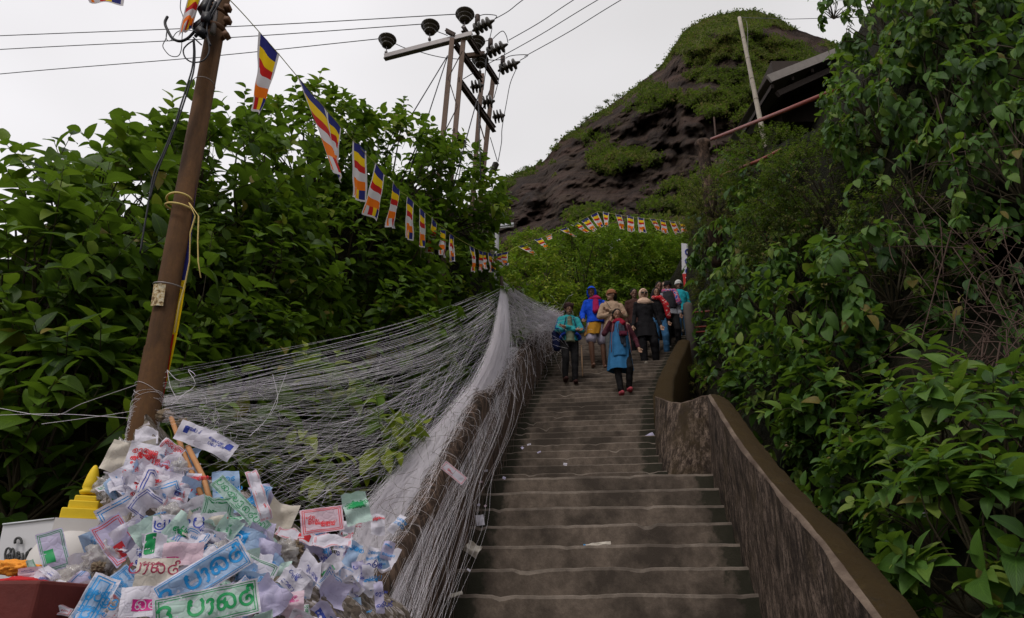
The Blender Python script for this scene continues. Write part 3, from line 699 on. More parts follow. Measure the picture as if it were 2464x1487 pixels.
twigs('thin dark stems hanging down the upper right corner', (2200, 60, 2480, 420), 16, -.6, .006)
# ================= rusty pole with flags and cables =================
M['rust'] = simple('rusty_steel', (.12, .055, .025), .75, .45, 14, .5, .4)
t = NT('rusty_pole_paint'); v = t.coord(); n1 = t.noise(t.coord((3, 3, .8)), 2.2, 6, .7); n2 = t.noise(v, 40, 5)
c = t.ramp(n1, [(.3, (.022, .012, .006)), (.5, (.064, .032, .013)), (.68, (.095, .046, .018)), (.85, (.055, .042, .015))])
t.base(t.mix(t.ramp(n2, [(.4, (0, 0, 0)), (.75, (.6, .6, .6))]), c, (.05, .024, .014))); t.rough(.85, .12); t.bump(n2, .6, .006); M['pole'] = t.m
M['cable'] = simple('black_cable', (.012, .012, .018), .5, .2, 40, 0)
M['wire'] = simple('grey_wire', (.22, .2, .2), .45, .2, 60, .1, .5, .6)
M['ribbon'] = simple('yellow_ribbon', (.62, .47, .16), .7, .15, 80, .2)
def cloth(name, c, tr=.42):
    if name in M: return M[name]
    t = NT(name); v = t.coord(); n = t.noise(v, 160, 2); n2 = t.noise(v, 9, 3)
    cc = t.mix(t.ramp(n2, [(.4, (.0, .0, .0)), (.8, (.3, .3, .3))]), c, tuple(x*.7 for x in c))
    t.base(cc); t.rough(.8, .2); t.bump(n, .2, .001)
    tl = t.n('ShaderNodeBsdfTranslucent'); t.l(cc, tl.inputs[0]); ms = t.n('ShaderNodeMixShader'); ms.inputs[0].default_value = tr
    t.l(t.b.outputs[0], ms.inputs[1]); t.l(tl.outputs[0], ms.inputs[2]); t.l(ms.outputs[0], t.out.inputs[0])
    M[name] = t.m; return t.m
FB = [cloth('flag_blue', (.028, .030, .19)), cloth('flag_yellow', (.88, .58, .008)), cloth('flag_red', (.56, .02, .018)), cloth('flag_white', (.68, .64, .66)), cloth('flag_orange', (.92, .20, .008))]
PY = 3.75
pb, pt_ = P(331, 1100, PY-.02), P(548, -90, PY+.1)
d = (pt_-pb).normalized(); pb2 = pb - d*((pb.z)/d.z)
pole = thing('utility_pole', 'leaning rusty steel pole wrapped in threads above the paper heap', 'pole', (pb2.x, pb2.y, 0))
mb = MB(); pj = pb.lerp(pt_, .163)
rl = .066
mb.tube([pb2, pj], [rl*1.08, rl*1.05], 24); mb.tube([pj, pj+d*.001, pt_], [rl*1.05, rl*.97, rl*.93], 24); mb.build('pole_shaft', M['pole'], pole)
def ring_at(px, py, r, name, mat, sag=.02, th=.0025, par=pole):
    c = P(px, py, PY); mb = MB(); pts = []
    for k in range(25):
        a = 2*math.pi*k/24; pts.append(c + Vector((math.cos(a)*r, math.sin(a)*r, sag*math.cos(a+1))))
    mb.tube(pts, th, 6, caps=False); return mb.build(name, mat, par)
ring_at(490, 205, .072, 'wire_tie', M['wire'], .012); ring_at(405, 690, .082, 'wire_tie', M['wire'], -.012, .004)
ring_at(432, 482, .074, 'ribbon_wrap', M['ribbon'], .01, .007); ring_at(430, 500, .076, 'ribbon_wrap', M['ribbon'], -.014, .007)
ring_at(514, 75, .078, 'clamp', M['rust'], .0, .018); ring_at(520, 40, .085, 'clamp', M['rust'], 0, .012)
mb = MB()
for (x, y) in ((494, 60), (545, 85), (548, 50), (548, 20), (500, 20)): mb.box(P(x, y, PY-.06), .04, .05, .035, Matrix.Rotation(random.random(), 3, 'Y'))
mb.build('clamp_bolt', M['rust'], pole)
mb = MB(); mb.tube([P(512, 80, PY-.07), P(528, -60, PY-.05)], .02, 10); mb.build('conduit', M['wire'], pole)
# ribbon tails
mb = MB()
for pts, w_ in (([(455, 488), (470, 520), (458, 560), (456, 630), (446, 680), (432, 730), (420, 800)], .007), ([(457, 490), (478, 520), (476, 580), (477, 630), (483, 668)], .008)):
    mb.tube([P(x, y, PY-.07-.01*i) for i, (x, y) in enumerate(pts)], w_, 6, flat=.25)
mb.build('ribbon_tail', M['ribbon'], pole)
# strip of flag cloth hanging down behind the pole
mb = MB(); rows = []
for i in range(31):
    f = i/30; x = 471+(383-471)*f; y = 430+(990-430)*f
    a = P(x-12+6*math.sin(f*9), y, PY+.05); b = P(x+(2+14*math.sin(f*math.pi)), y, PY+.02); rows.append([a, a.lerp(b, .33)+Vector((0, -.015, 0)), a.lerp(b, .66)+Vector((0, .012, 0)), b])
mb.grid(rows, 0, lambda i, j: 0 if i < 13 else (1 if (i < 20 or j == 2 and i < 26) else 2)); cs_ = mb.build('cloth_strip', FB[:3], pole)
# peeling label
mb = MB(); rows = []
for i in range(8):
    c = P(397+(-6)*i/7*1.2, 695+52*i/7, PY); rows.append([c + Vector((math.sin(a)*.0725, -math.cos(a)*.0725, .004*noise.noise(Vector((a*4, i, 0))))) for a in np.linspace(-.55, .5, 9)])
mb.grid(rows); t = NT('peeled_paper'); v = t.coord(); t.base(t.ramp(t.noise(v, 45, 5, .7), [(.42, (.55, .50, .38)), (.52, (.45, .33, .16)), (.6, (.12, .07, .03))])); t.rough(.8); mb.build('peeling_sticker', t.m, pole)
# thread windings on the pole foot
A = []
for k in range(60):
    y = 940+150*random.random()**.8; c = P(360-(y-940)*.18, y, PY); tl = random.gauss(0, .03); th = np.linspace(0, 2*math.pi, 26); rr = .074+.006*random.random()
    A.append(np.stack([c.x+rr*np.cos(th), c.y+rr*np.sin(th), c.z+tl*np.sin(th+random.random()*6)], 1))
t = NT('cotton_thread'); t.base((.95, .91, .96)); t.rough(.85, .2); tl_ = t.n('ShaderNodeBsdfTranslucent'); tl_.inputs[0].default_value = (.95, .91, .96, 1)
ms = t.n('ShaderNodeMixShader'); ms.inputs[0].default_value = .15; t.l(t.b.outputs[0], ms.inputs[1]); t.l(tl_.outputs[0], ms.inputs[2]); t.l(ms.outputs[0], t.out.inputs[0]); M['thread'] = t.m
tubes('thread_winding', np.array(A), .0011, M['thread'], pole)['kind'] = 'stuff'
# cables at the pole head
cab = thing('cable_bundle', 'black cables looping from the pole head and hanging down its left side', 'cable', P(470, 90, PY))
def cab_(pts, r, Y=PY-.1, name='cable', mat='cable'):
    p = catm([P(x, y, Y) for x, y in pts], 6); m_ = MB(); m_.tube(p, r, 7); m_.build(name, M[mat], cab)
def catm(pts, n=6):
    out = []; q = [pts[0]*2-pts[1]] + list(pts) + [pts[-1]*2-pts[-2]]
    for i in range(1, len(q)-2):
        for k in range(n):
            t = k/n; a, b, c, d = q[i-1], q[i], q[i+1], q[i+2]
            out.append(((b*2) + (c-a)*t + (a*2-b*5+c*4-d)*t*t + (b*3-a-c*3+d)*t**3)*.5)
    out.append(pts[-1]); return out
cab_([(403, 40), (397, 55), (403, 72), (415, 92), (432, 99), (450, 93), (466, 78), (500, 40), (520, 5)], .010)
cab_([(465, 95), (466, 130), (462, 165), (452, 200), (436, 250), (420, 300), (392, 370), (370, 420), (352, 520), (337, 610)], .0055)
cab_([(467, 95), (469, 130), (466, 170), (456, 205), (440, 255), (424, 300), (398, 365), (376, 420), (360, 480)], .0055)
cab_([(466, 97), (450, 108), (441, 122), (447, 140), (465, 150), (490, 145), (503, 125), (500, 95), (490, 80)], .005)
cab_([(436, -10), (434, 20), (441, 45), (438, 90), (436, 120), (428, 135), (410, 134), (396, 120), (392, 108), (400, 90), (402, 65)], .003)
cab_([(402, 68), (400, 92), (410, 98), (425, 78), (445, 72), (470, 75)], .0028)
cab_([(510, -5), (500, 20), (492, 50), (480, 75), (470, 88)], .012); cab_([(535, -5), (520, 20), (505, 45), (498, 62), (500, 90), (507, 110)], .006)
cab_([(465, 90), (485, 108)], .005); cab_([(515, 0), (492, 10), (488, 35), (480, 60)], .009)
mb = MB(); mb.box(P(497, 45, PY-.1), .05, .05, .08); mb.box(P(484, 78, PY-.1), .07, .05, .05, Matrix.Rotation(.6, 3, 'Y')); mb.box(P(478, 62, PY-.08), .05, .04, .09, Matrix.Rotation(.7, 3, 'Y')); mb.box(P(494, 18, PY-.08), .05, .06, .11, Matrix.Rotation(.3, 3, 'Y')); mb.build('connector', M['cable'], cab)
# ================= bunting =================
def flag_mesh(mb, tl, tr, bl, br, wav=.02, seed=0, twist=0.0):
    rows = []; nr, nc = 30, 12
    tl, tr, bl, br = map(Vector, (tl, tr, bl, br)); wv = (tr-tl).length; perp = (tr-tl).cross(Vector((0, 0, 1)))
    perp = perp.normalized() if perp.length > 1e-6 else Vector((0, 1, 0))
    for i in range(nr+1):
        f = i/nr; a = tl.lerp(bl, f); b = tr.lerp(br, f); r = []
        for j in range(nc+1):
            g = j/nc; p = a.lerp(b, g)
            s = math.sin(g*7+f*3+seed)*wav*(.3+f) + noise.noise(Vector((g*2, f*3, seed)))*wav*2*f
            p = p + perp*s + Vector((0, 0, noise.noise(Vector((g*3, f*4, seed+9)))*wav*.5))
            r.append(p)
        rows.append(r)
    def mf(i, j):
        if j == 0 or j == nc-1 or i == nr-1: return 3
        f = i/nr
        if f < .155: return 0
        if f < .31: return 1
        if f < .465: return 2
        if f < .62: return 3
        if f < .775: return 4
        return [4, 4, 3, 3, 2, 2, 1, 1, 0, 0, 0][j]
    mb.grid(rows, 0, mf)
Yb1 = [(540, 3.8), (622, 4.3), (672, 4.55), (712, 4.75), (790, 5.3), (822, 5.5), (850, 5.8), (925, 6.6), (962, 7.1), (997, 7.7), (1024, 8.3), (1050, 8.6), (1072, 8.8), (1093, 9.0), (1130, 9.4), (1150, 9.7), (1175, 10.2), (1205, 12.0), (1230, 16.6)]
b1 = thing('bunting', 'long string of five-coloured prayer flags from the rusty pole down to the threads', 'bunting', P(560, 15, 3.8))
S1 = [(545, -8), (580, 28), (622, 75), (672, 132), (712, 180), (787, 266), (822, 308), (850, 338), (882, 372), (903, 392), (925, 420), (945, 438), (962, 460), (980, 472), (997, 488), (1010, 500), (1024, 512), (1038, 523), (1050, 535), (1072, 552), (1093, 568), (1130, 590), (1160, 604), (1190, 610), (1226, 604)]
M['cord'] = simple('yellow_green_cord', (.30, .30, .06), .7, .2, 90, 0)
mb = MB(); mb.tube(catm([P(x, y, clampi(Yb1, x)) for x, y in S1], 3), .004, 5); mb.build('string', M['cord'], b1)
FL1 = [((622, 75), (672, 130), (604, 262), (626, 276), .02), ((712, 180), (784, 266), (808, 412), (826, 440), .015), ((787, 268), (822, 310), (795, 408), (812, 415), .02),
 ((850, 338), (882, 364), (843, 474), (878, 487), .02), ((903, 392), (924, 421), (871, 513), (910, 532), .012), ((945, 436), (962, 460), (933, 545), (952, 550), .02),
 ((980, 472), (996, 488), (975, 572), (993, 580), .012), ((1010, 500), (1023, 513), (1006, 592), (1021, 597), .012), ((1039, 523), (1050, 537), (1026, 605), (1044, 613), .02), ((1060, 545), (1073, 557), (1060, 612), (1074, 620), .02),
 ((1083, 562), (1093, 572), (1080, 628), (1092, 630), .02), ((1130, 592), (1141, 598), (1136, 652), (1144, 656), .02), ((1151, 602), (1161, 606), (1154, 650), (1164, 655), .015), ((1164, 606), (1170, 608), (1164, 645), (1172, 648), .02), ((1175, 608), (1185, 611), (1178, 655), (1186, 655), .02), ((1186, 611), (1194, 611), (1186, 648), (1196, 652), .03), ((1195, 611), (1206, 609), (1198, 640), (1210, 645), .03), ((1208, 609), (1224, 605), (1206, 636), (1220, 640), .03)]
for q, (a, b, c_, d_, wv) in enumerate(FL1):
    Ya, Yb_ = clampi(Yb1, a[0]), clampi(Yb1, b[0]); mb = MB()
    flag_mesh(mb, P(*a, Ya), P(*b, Yb_), P(*c_, Ya+.03), P(*d_, Yb_-.02), wv, q*1.7); mb.build('flag', FB, b1)
b2 = thing('bunting', 'second string of prayer flags rising and falling across the foot of the mountain', 'bunting', P(1430, 512, 19))
Yb2 = [(1226, 16.6), (1430, 19.5), (1640, 17.5)]
S2 = [(1226, 604), (1250, 590), (1300, 573), (1360, 547), (1432, 512), (1445, 510), (1520, 522), (1580, 528), (1640, 536)]
mb = MB(); mb.tube(catm([P(x, y, clampi(Yb2, x)) for x, y in S2], 4), .006, 5); mb.build('string', M['cord'], b2)
FL2 = [((1247, 593), (1268, 587), (1284, 615), (1290, 614)), ((1284, 577), (1302, 572), (1316, 600), (1322, 598)), ((1312, 567), (1328, 561), (1322, 577), (1330, 574)), ((1347, 553), (1365, 547), (1380, 568), (1384, 572)), ((1373, 542), (1390, 535), (1412, 560), (1418, 557)),
 ((1398, 532), (1415, 523), (1430, 557), (1438, 552)), ((1422, 518), (1438, 511), (1440, 550), (1452, 546)), ((1451, 509), (1466, 512), (1455, 550), (1462, 549)), ((1480, 514), (1495, 517), (1492, 553), (1503, 550)), ((1508, 518), (1524, 521), (1512, 557), (1528, 557)), ((1535, 522), (1550, 525), (1537, 559), (1554, 559)),
 ((1563, 525), (1578, 528), (1580, 555), (1590, 553)), ((1588, 528), (1600, 530), (1595, 560), (1610, 562)), ((1611, 530), (1625, 533), (1622, 562), (1637, 560)), ((1634, 533), (1648, 536), (1640, 560), (1655, 560))]
for q, (a, b, c_, d_) in enumerate(FL2):
    Ya, Yb_ = clampi(Yb2, a[0]), clampi(Yb2, b[0]); mb = MB(); flag_mesh(mb, P(*a, Ya), P(*b, Yb_), P(*c_, Ya+.05), P(*d_, Yb_+.05), .03, q*2.1+5); mb.build('flag', FB, b2)
mb = MB(); flag_mesh(mb, P(455, -18, PY-.15), P(490, -25, PY-.1), P(430, 86, PY-.2), P(462, 70, PY-.12), .03, 3)
tag(mb.build('flag', FB, loc=P(455, 30, PY-.15)), 'crumpled prayer flag caught on cables at the pole head', 'flag')
mb = MB(); flag_mesh(mb, P(170, -60, 3.4), P(310, -110, 3.5), P(215, 4, 3.4), P(296, 11, 3.45), .01, 1)
tag(mb.build('flag', FB, loc=P(240, -20, 3.4)), 'corner of a prayer flag at the very top left of the sky', 'flag')
# ================= pylon =================
M['steel'] = simple('weathered_pylon_steel', (.14, .085, .06), .7, .35, 9, .2, .4)
M['darksteel'] = simple('dark_rusted_steel', (.055, .035, .028), .75, .4, 12, .2, .3)
M['galv'] = simple('galvanised_steel', (.22, .20, .20), .5, .25, 10, .1, .5, .4)
M['glaze'] = simple('brown_glazed_porcelain', (.030, .022, .013), .28, .3, 6, 0, .6)
def Z3(x, y): return (866.25+x*.2849, y*.2849)
TY = 11.0
def Pz3(x, y, Y): return P(*Z3(x, y), Y)
pyl = thing('pylon', 'four-legged steel lattice power pylon behind the hedge', 'pylon', (P(1085, 345, TY).x, TY, 0))
def leg(xt, yt, xb, yb, Y, wd=.095):
    a, b = Pz3(xt, yt, Y), Pz3(xb, yb, Y); d = (b-a).normalized(); b2_ = a + d*((a.z-.0)/-d.z); m_ = MB()
    m_.beam(a, b2_, wd, .02); m_.beam(a+Vector((wd/2-.01, .045, 0)), b2_+Vector((wd/2-.01, .045, 0)), .014, .08); m_.beam(a+Vector((-wd/2+.01, .045, 0)), b2_+Vector((-wd/2+.01, .045, 0)), .014, .08)
    m_.build('leg', M['steel'], pyl, False); return a, b2_
A1 = leg(778, 320, 690, 1240, TY); A2 = leg(876, 290, 793, 1220, TY+.02)
zt = Pz3(870, 235, TY).z
Bp = PZ(*Z3(1160, 680), zt); BY = Bp.y
B1 = leg(1032, 620, 980, 1300, BY+.2, .1); B2 = leg(1126, 640, 1040, 1450, BY, .1)
def lace(la, lb, zs, name='lattice'):
    m_ = MB()
    for i, (za, zb) in enumerate(zip(zs, zs[1:])):
        u, v_ = (la, lb) if i % 2 else (lb, la)
        fa = (u[0].z-za)/(u[0].z-u[1].z); fb = (v_[0].z-zb)/(v_[0].z-v_[1].z); m_.beam(u[0].lerp(u[1], fa), v_[0].lerp(v_[1], fb), .03, .012)
    m_.build(name, M['darksteel'], pyl, False)
lace(A1, A2, [A1[0].z-.35-.72*i for i in range(12)]); lace(B1, B2, [B1[0].z-.5-.85*i for i in range(12)])
def bm(a, b, wd, h, mat, name='crossarm'):
    m_ = MB(); m_.beam(a, b, .018, h); m_.beam(a+Vector((0, wd/2, h/2)), b+Vector((0, wd/2, h/2)), wd, .016); m_.beam(a+Vector((0, wd/2, -h/2)), b+Vector((0, wd/2, -h/2)), wd, .016); m_.build(name, M[mat], pyl, False)
top = Pz3(800, 320, TY-.1).z
bm(PZ(*Z3(205, 470), Pz3(940, 280, TY-.1).z), Pz3(945, 278, TY-.1), .1, .11, 'galv')
bm(Pz3(868, 225, TY), PZ(*Z3(1160, 682), zt), .09, .12, 'darksteel')
z2 = Pz3(800, 355, TY+.1).z; bm(Pz3(800, 355, TY+.1), PZ(*Z3(1022, 665), z2), .09, .12, 'darksteel')
z3 = Pz3(835, 668, TY).z; bm(Pz3(835, 668, TY), PZ(*Z3(1135, 1085), z3), .09, .12, 'darksteel')
z4 = Pz3(792, 1098, TY).z; bm(Pz3(792, 1098, TY), PZ(*Z3(885, 1215), z4), .09, .1, 'darksteel')
bm(Pz3(890, 465, TY+.6), Pz3(1050, 445, TY+.75), .07, .09, 'steel'); bm(Pz3(725, 250, TY), Pz3(800, 290, TY), .06, .08, 'darksteel', 'bracket')
def pin(x, y, Y, s=.2, tilt=None):
    """pin insulator: bell on a steel pin"""
    c = Pz3(x, y, Y); m_ = MB(); k = s
    m_.lathe(c, [(.02*k, .9*k), (.6*k, .88*k), (1.0*k, .74*k), (1.03*k, .62*k), (.60*k, .50*k), (.58*k, .40*k), (.80*k, .34*k), (.80*k, .20*k), (.46*k, .10*k), (.45*k, .0), (.62*k, -.06*k), (.58*k, -.22*k), (.25*k, -.36*k)], 20)
    o = m_.build('insulator', M['glaze'], pyl); m2 = MB(); m2.tube([c-Vector((0, 0, .4*k)), c-Vector((0, 0, 1.5*k))], .014, 6); m2.box(c-Vector((0, 0, 1.25*k)), .06, .06, .04); m2.build('pin', M['galv'], o)
for (x, y, Y) in ((885, 160, TY), (592, 258, TY+.35), (228, 372, TY+.9), (985, 385, TY+.7), (1015, 540, TY+.9)): pin(x, y, Y, .2 if x < 950 else .185)
def strain(x0, y0, x1, y1, Y0, Y1, discs=4, r=.125, stub=True):
    a, b = Pz3(x0, y0, Y0), Pz3(x1, y1, Y1); d = (b-a); rot = d.normalized().to_track_quat('Z', 'Y').to_matrix(); Ln = d.length; m_ = MB()
    prof = [(.02, 0)]
    for q in range(discs):
        z = Ln*(.12+.76*q/discs); st = Ln*.76/discs; prof += [(.04, z), (r, z+.15*st), (r, z+.42*st), (r*.45, z+.6*st), (.04, z+.9*st)]
    prof.append((.02, Ln)); m_.lathe(a, prof, 18, 0, rot); o = m_.build('insulator', M['glaze'], pyl)
    if stub: m2 = MB(); m2.tube([a.lerp(b, .22)+Vector((0, 0, .1)), a.lerp(b, .22)+Vector((0, 0, .36))], .055, 12); m2.build('cap', M['darksteel'], o)
for (x0, y0, x1, y1, Y0) in ((950, 262, 1135, 170, TY-.1), (1060, 460, 1248, 372, TY+.5), (1165, 600, 1352, 520, BY-.3)): strain(x0, y0, x1, y1, Y0, Y0-.25)
for (x0, y0, x1, y1) in ((930, 738, 1045, 720), (1028, 870, 1140, 852), (1118, 992, 1225, 972)): strain(x0, y0, x1, y1, TY+.9, TY+.85, 3, .14, False)
for (x0, y0, x1, y1) in ((1040, 1290, 1010, 1420), (1155, 1370, 1110, 1470)): strain(x0, y0, x1, y1, TY+1.3, TY+1.3, 6, .07, False)
def wire(label, pts, r=.009, name='power_line', n=8):
    m_ = MB(); m_.tube(catm(pts, n), r, 5); o = m_.build(name, M['cable'], loc=tuple(pts[0])); return tag(o, label, 'cable')
wire('uppermost power line running left from the pylon', [P(-500, 108, 14), P(0, 86, 12.5), P(600, 62, 11.6), P(1100, 34, TY)], .010)
wire('middle power line running left from the pylon', [P(-500, 150, 14), P(0, 119, 12.8), P(560, 90, 12), P(1016, 58, TY+.35)], .010)
wire('lowest power line running left from the pylon to its long arm', [P(-500, 230, 14.5), P(0, 178, 13.2), P(480, 138, 12.6), P(915, 93, TY+.9)], .010)
def over(label, a, b, Y, z_):
    p0 = P(*a, Y); q = PZ(*b, p0.z+.0); dd = q-p0; wire(label, [p0, p0.lerp(q, .5)-Vector((0, 0, .04)), q, q+dd*1.2])
over('topmost overhead line leaving the pylon to the upper right', (1190, 46), (1258, 0), TY-.35, 0)
over('overhead line from the middle strain insulator to the upper right', (1224, 97), (1380, 0), TY+.2, 0)
over('faint overhead line between the two thicker ones', (1172, 155), (1438, 0), TY+1.2, 0)
over('lowest overhead line crossing the sky to the upper right', (1262, 136), (1494, 0), BY-.5, 0)
jm = MB()
for pts, Y in (([(1135, 165), (1152, 132), (1060, 122), (1000, 135), (945, 150)], TY-.2), ([(1250, 360), (1235, 300), (1205, 262), (1160, 290), (1125, 325)], TY+.2), ([(1352, 510), (1419, 466), (1330, 464), (1260, 475), (1230, 492)], BY-.4), ([(1030, 352), (1095, 340)], TY+.7),
  ([(290, 365), (380, 405), (480, 430), (600, 465), (730, 490), (900, 502), (1040, 498), (1120, 508), (1220, 500)], TY+.9), ([(650, 265), (740, 300)], TY+.3), ([(1115, 240), (1095, 330), (1075, 440), (1060, 600), (1040, 760)], TY), ([(1225, 440), (1195, 540), (1165, 700), (1130, 830)], TY+.5),
  ([(1320, 580), (1270, 700), (1240, 850), (1200, 1080), (1195, 1200), (1165, 1370)], BY-.3), ([(1100, 1160), (1160, 1360)], BY), ([(870, 668), (960, 615)], TY), ([(1060, 560), (1060, 500)], TY)):
    jm.tube(catm([Pz3(x, y, Y) for x, y in pts], 5), .009, 5)
jm.build('jumper_wire', M['cable'], pyl)
gm = MB()
for a, b in (((740, 470), (370, 1080)), ((738, 480), (525, 1130)), ((1000, 800), (890, 1200)), ((1000, 860), (1010, 1200))): pa, pb_ = Pz3(*a, TY), Pz3(*b, TY-.6); gm.tube([pa, pb_, pb_+(pb_-pa)*.8], .011, 5)
gm.build('guy_wire', M['cable'], pyl)
# ================= roof, bamboo, red pipe =================
M['roofm'] = simple('weathered_eave', (.27, .24, .22), .8, .3, 8, .3); M['dark'] = simple('dark_timber', (.035, .025, .02), .85, .4, 12, .3); M['redp'] = simple('red_oxide_pipe', (.20, .035, .022), .5, .35, 20, .2, .5)
rf = thing('hillside_building', 'dark timber building with a sloping eave half hidden by climbers on the hilltop', 'building', P(1950, 250, 13))
e0, e1 = P(1850, 190, 12.5), P(2140, 75, 13.5); n_ = (e1-e0); up = Vector((0, 0, 1)); back = Vector((.2, 3.6, 0))
mb = MB(); mb.beam(e0, e1, .05, .20); mb.build('fascia', M['roofm'], rf, False)
mb = MB(); o_ = Vector((0, .04, .10)); mb.grid([[e0+o_+back*f+Vector((0, 0, .9*f)) for f in (0, .5, 1)], [e1+o_+back*f+Vector((0, 0, .9*f)) for f in (0, .5, 1)]]); mb.grid([[e0+o_+back*f+Vector((0, 0, .9*f-.05)) for f in (0, .5, 1)], [e1+o_+back*f+Vector((0, 0, .9*f-.05)) for f in (0, .5, 1)]]); mb.build('roof', M['roofm'], rf, False)
mb = MB(); f0, f1 = e0+Vector((.25, .25, -.22)), e1+Vector((.0, .25, -.22)); mb.beam(f0, f1, .08, .14); 
for q in range(7): a = e0.lerp(e1, q/6.5)+Vector((.1, .1, -.12)); mb.beam(a, a+back*.7+Vector((0, 0, .6)), .06, .1)
mb.build('rafter', M['dark'], rf, False)
mb = MB(); w0, w1 = P(1905, 260, 14), P(2200, 200, 14.6)
mb.box((w0+w1)/2+Vector((0, .6, .15)), (w1-w0).length, 1.2, 2.0); mb.build('wall', M['dark'], rf, False)
M['bamboo'] = simple('old_bamboo', (.38, .33, .27), .7, .3, 12, .3)
bp = thing('bamboo_pole', 'tall pale bamboo pole leaning against the mountain view', 'pole', P(1835, 320, 12))
pts = [P(1850, 400, 12.2)]; 
for k in range(12): f = k/11; pts.append(P(1834+(1779-1834)*f, 312+(42-312)*f, 12.2))
mb = MB(); rs = [.055]+[.055-.014*k/11 for k in range(12)]; mb.tube(pts, rs, 12); st_ = mb.build('culm', M['bamboo'], bp)
mb = MB(); 
for k in (2, 4, 6, 8, 10): mb.tube([pts[k]-Vector((0, 0, .012)), pts[k]+Vector((0, 0, .012))], rs[k]*1.12, 12)
mb.build('node', M['bamboo'], bp); mb = MB(); mb.tube(catm([P(1781, 48, 12.1), P(1797, 55, 12.1), P(1800, 130, 12.1), P(1806, 220, 12.1)], 5), .004, 4); mb.build('wire', M['wire'], bp)
mb = MB(); mb.tube([P(1786, 42, 12.2), P(1900, 46, 11), P(2120, 40, 9)], .006, 4); tag(mb.build('power_line', M['cable'], loc=P(1786, 42, 12.2)), 'thin wire from the bamboo pole top into the leaves at right', 'cable')
mb = MB(); mb.tube([P(1712, 335, 12.2), P(1890, 265, 9.3), P(2020, 212, 8.0)], .034, 12); rp = mb.build('pipe_rail', M['redp'], loc=P(1712, 335, 12.2)); tag(rp, 'upper red pipe rail sloping up the hillside brow', 'railing')
mb = MB(); mb.tube([P(1730, 425, 12), P(1830, 385, 9.8), P(1880, 360, 9.3)], .03, 10); rp = mb.build('pipe_rail', M['redp'], loc=P(1730, 425, 13)); tag(rp, 'lower red pipe half buried in leaves under the upper rail', 'railing')
mb = MB(); a = P(1697, 395, 12.3); mb.rings([(a.x, a.y, a.z-2.4, .15, .15), (a.x, a.y, a.z, .13, .13), (a.x, a.y, a.z+.42, .125, .125), (a.x, a.y, a.z+.46, .17, .17), (a.x, a.y, a.z+.55, .17, .17), (a.x, a.y, a.z+.6, .12, .12)], 10)
tag(mb.build('pillar', M['dirtwall'], loc=a), 'squat dark concrete pillar at the lower end of the red pipe', 'post')
mb = MB(); mb.tube([P(1718, 282, 13.4), P(1728, 390, 13.4)], .02, 8); tag(mb.build('stake', M['twig'], loc=P(1728, 390, 13.4)), 'thin wooden stake beside the squat dark pillar', 'post')
# post + rails by the stairs' top
Yp = 14.6; a = P(1666, 835, Yp); tpz = P(1664, 728, Yp).z
cp = thing('concrete_post', 'grey concrete railing post beside the top right of the stairs', 'post', a)
mb = MB(); mb.rings([(a.x, a.y, a.z-.7, .12, .12), (a.x, a.y, tpz-.12, .115, .115), (a.x, a.y, tpz-.04, .10, .10), (a.x, a.y, tpz, .04, .04)], 14); mb.build('shaft', simple('grey_concrete', (.10, .085, .075), .9, .35, 14, .5), cp)
mb = MB()
for y in (752, 788, 800): mb.tube([P(1672, y, Yp), P(1720, y-4, Yp-.8), P(1760, y-8, Yp-1.6)], .022, 8)
mb.build('rail', M['redp'], cp)
# banner and tube lamps
def stroke_tube(mb, pts, r, m=0): mb.tube(pts, r, 4, m, True, .3)
Yn = 17.0; bn = thing('banner', 'white vertical banner with blue and red letters half hidden by the hillside leaves', 'banner', P(1652, 690, Yn))
mb = MB(); q = [(1640, 585), (1668, 588), (1664, 692), (1648, 690), (1641, 650)]; mb.v += [tuple(P(x, y, Yn)) for x, y in q] + [tuple(P(x, y, Yn)+Vector((0, .02, 0))) for x, y in q]; mb.face((0, 1, 2, 3, 4)); mb.face((9, 8, 7, 6, 5))
for i in range(5): mb.face((i, (i+1) % 5, 5+(i+1) % 5, 5+i))
M['bannerw'] = simple('banner_white', (.62, .6, .62), .6, .08, 20, 0); mb.build('cloth', M['bannerw'], bn, False)
mb = MB(); px = px_m(1652, 640, Yn)
def ring_px(cx, cy, rx, ry, a0, a1, m, r): mb.tube([P(cx+rx*math.cos(R(a)), cy-ry*math.sin(R(a)), Yn-.02) for a in np.linspace(a0, a1, 14)], r, 5, m)
ring_px(1655, 628, 6, 6, 30, 330, 0, px*1.6); ring_px(1656, 652, 6, 6, 0, 360, 0, px*1.6); ring_px(1654, 606, 5, 6, 60, 300, 0, px*1.6)
b0 = P(1656, 675, Yn-.02); mb.box(P(1656, 674, Yn-.015), px*24, .01, px*34, None, 1)
mb.box(P(1656, 668, Yn-.03), px*13, .01, px*3, None, 2); mb.box(P(1656, 681, Yn-.03), px*13, .01, px*3, None, 2); mb.box(P(1656, 674, Yn-.03), px*4, .012, px*13, None, 2)
mb.build('lettering', [simple('blue_print', (.03, .04, .25), .6, .1), simple('red_print', (.5, .03, .03), .6, .1), M['bannerw']], bn, False)
M['lamp'] = simple('lamp_enamel', (.62, .64, .66), .4, .1, 10, 0)
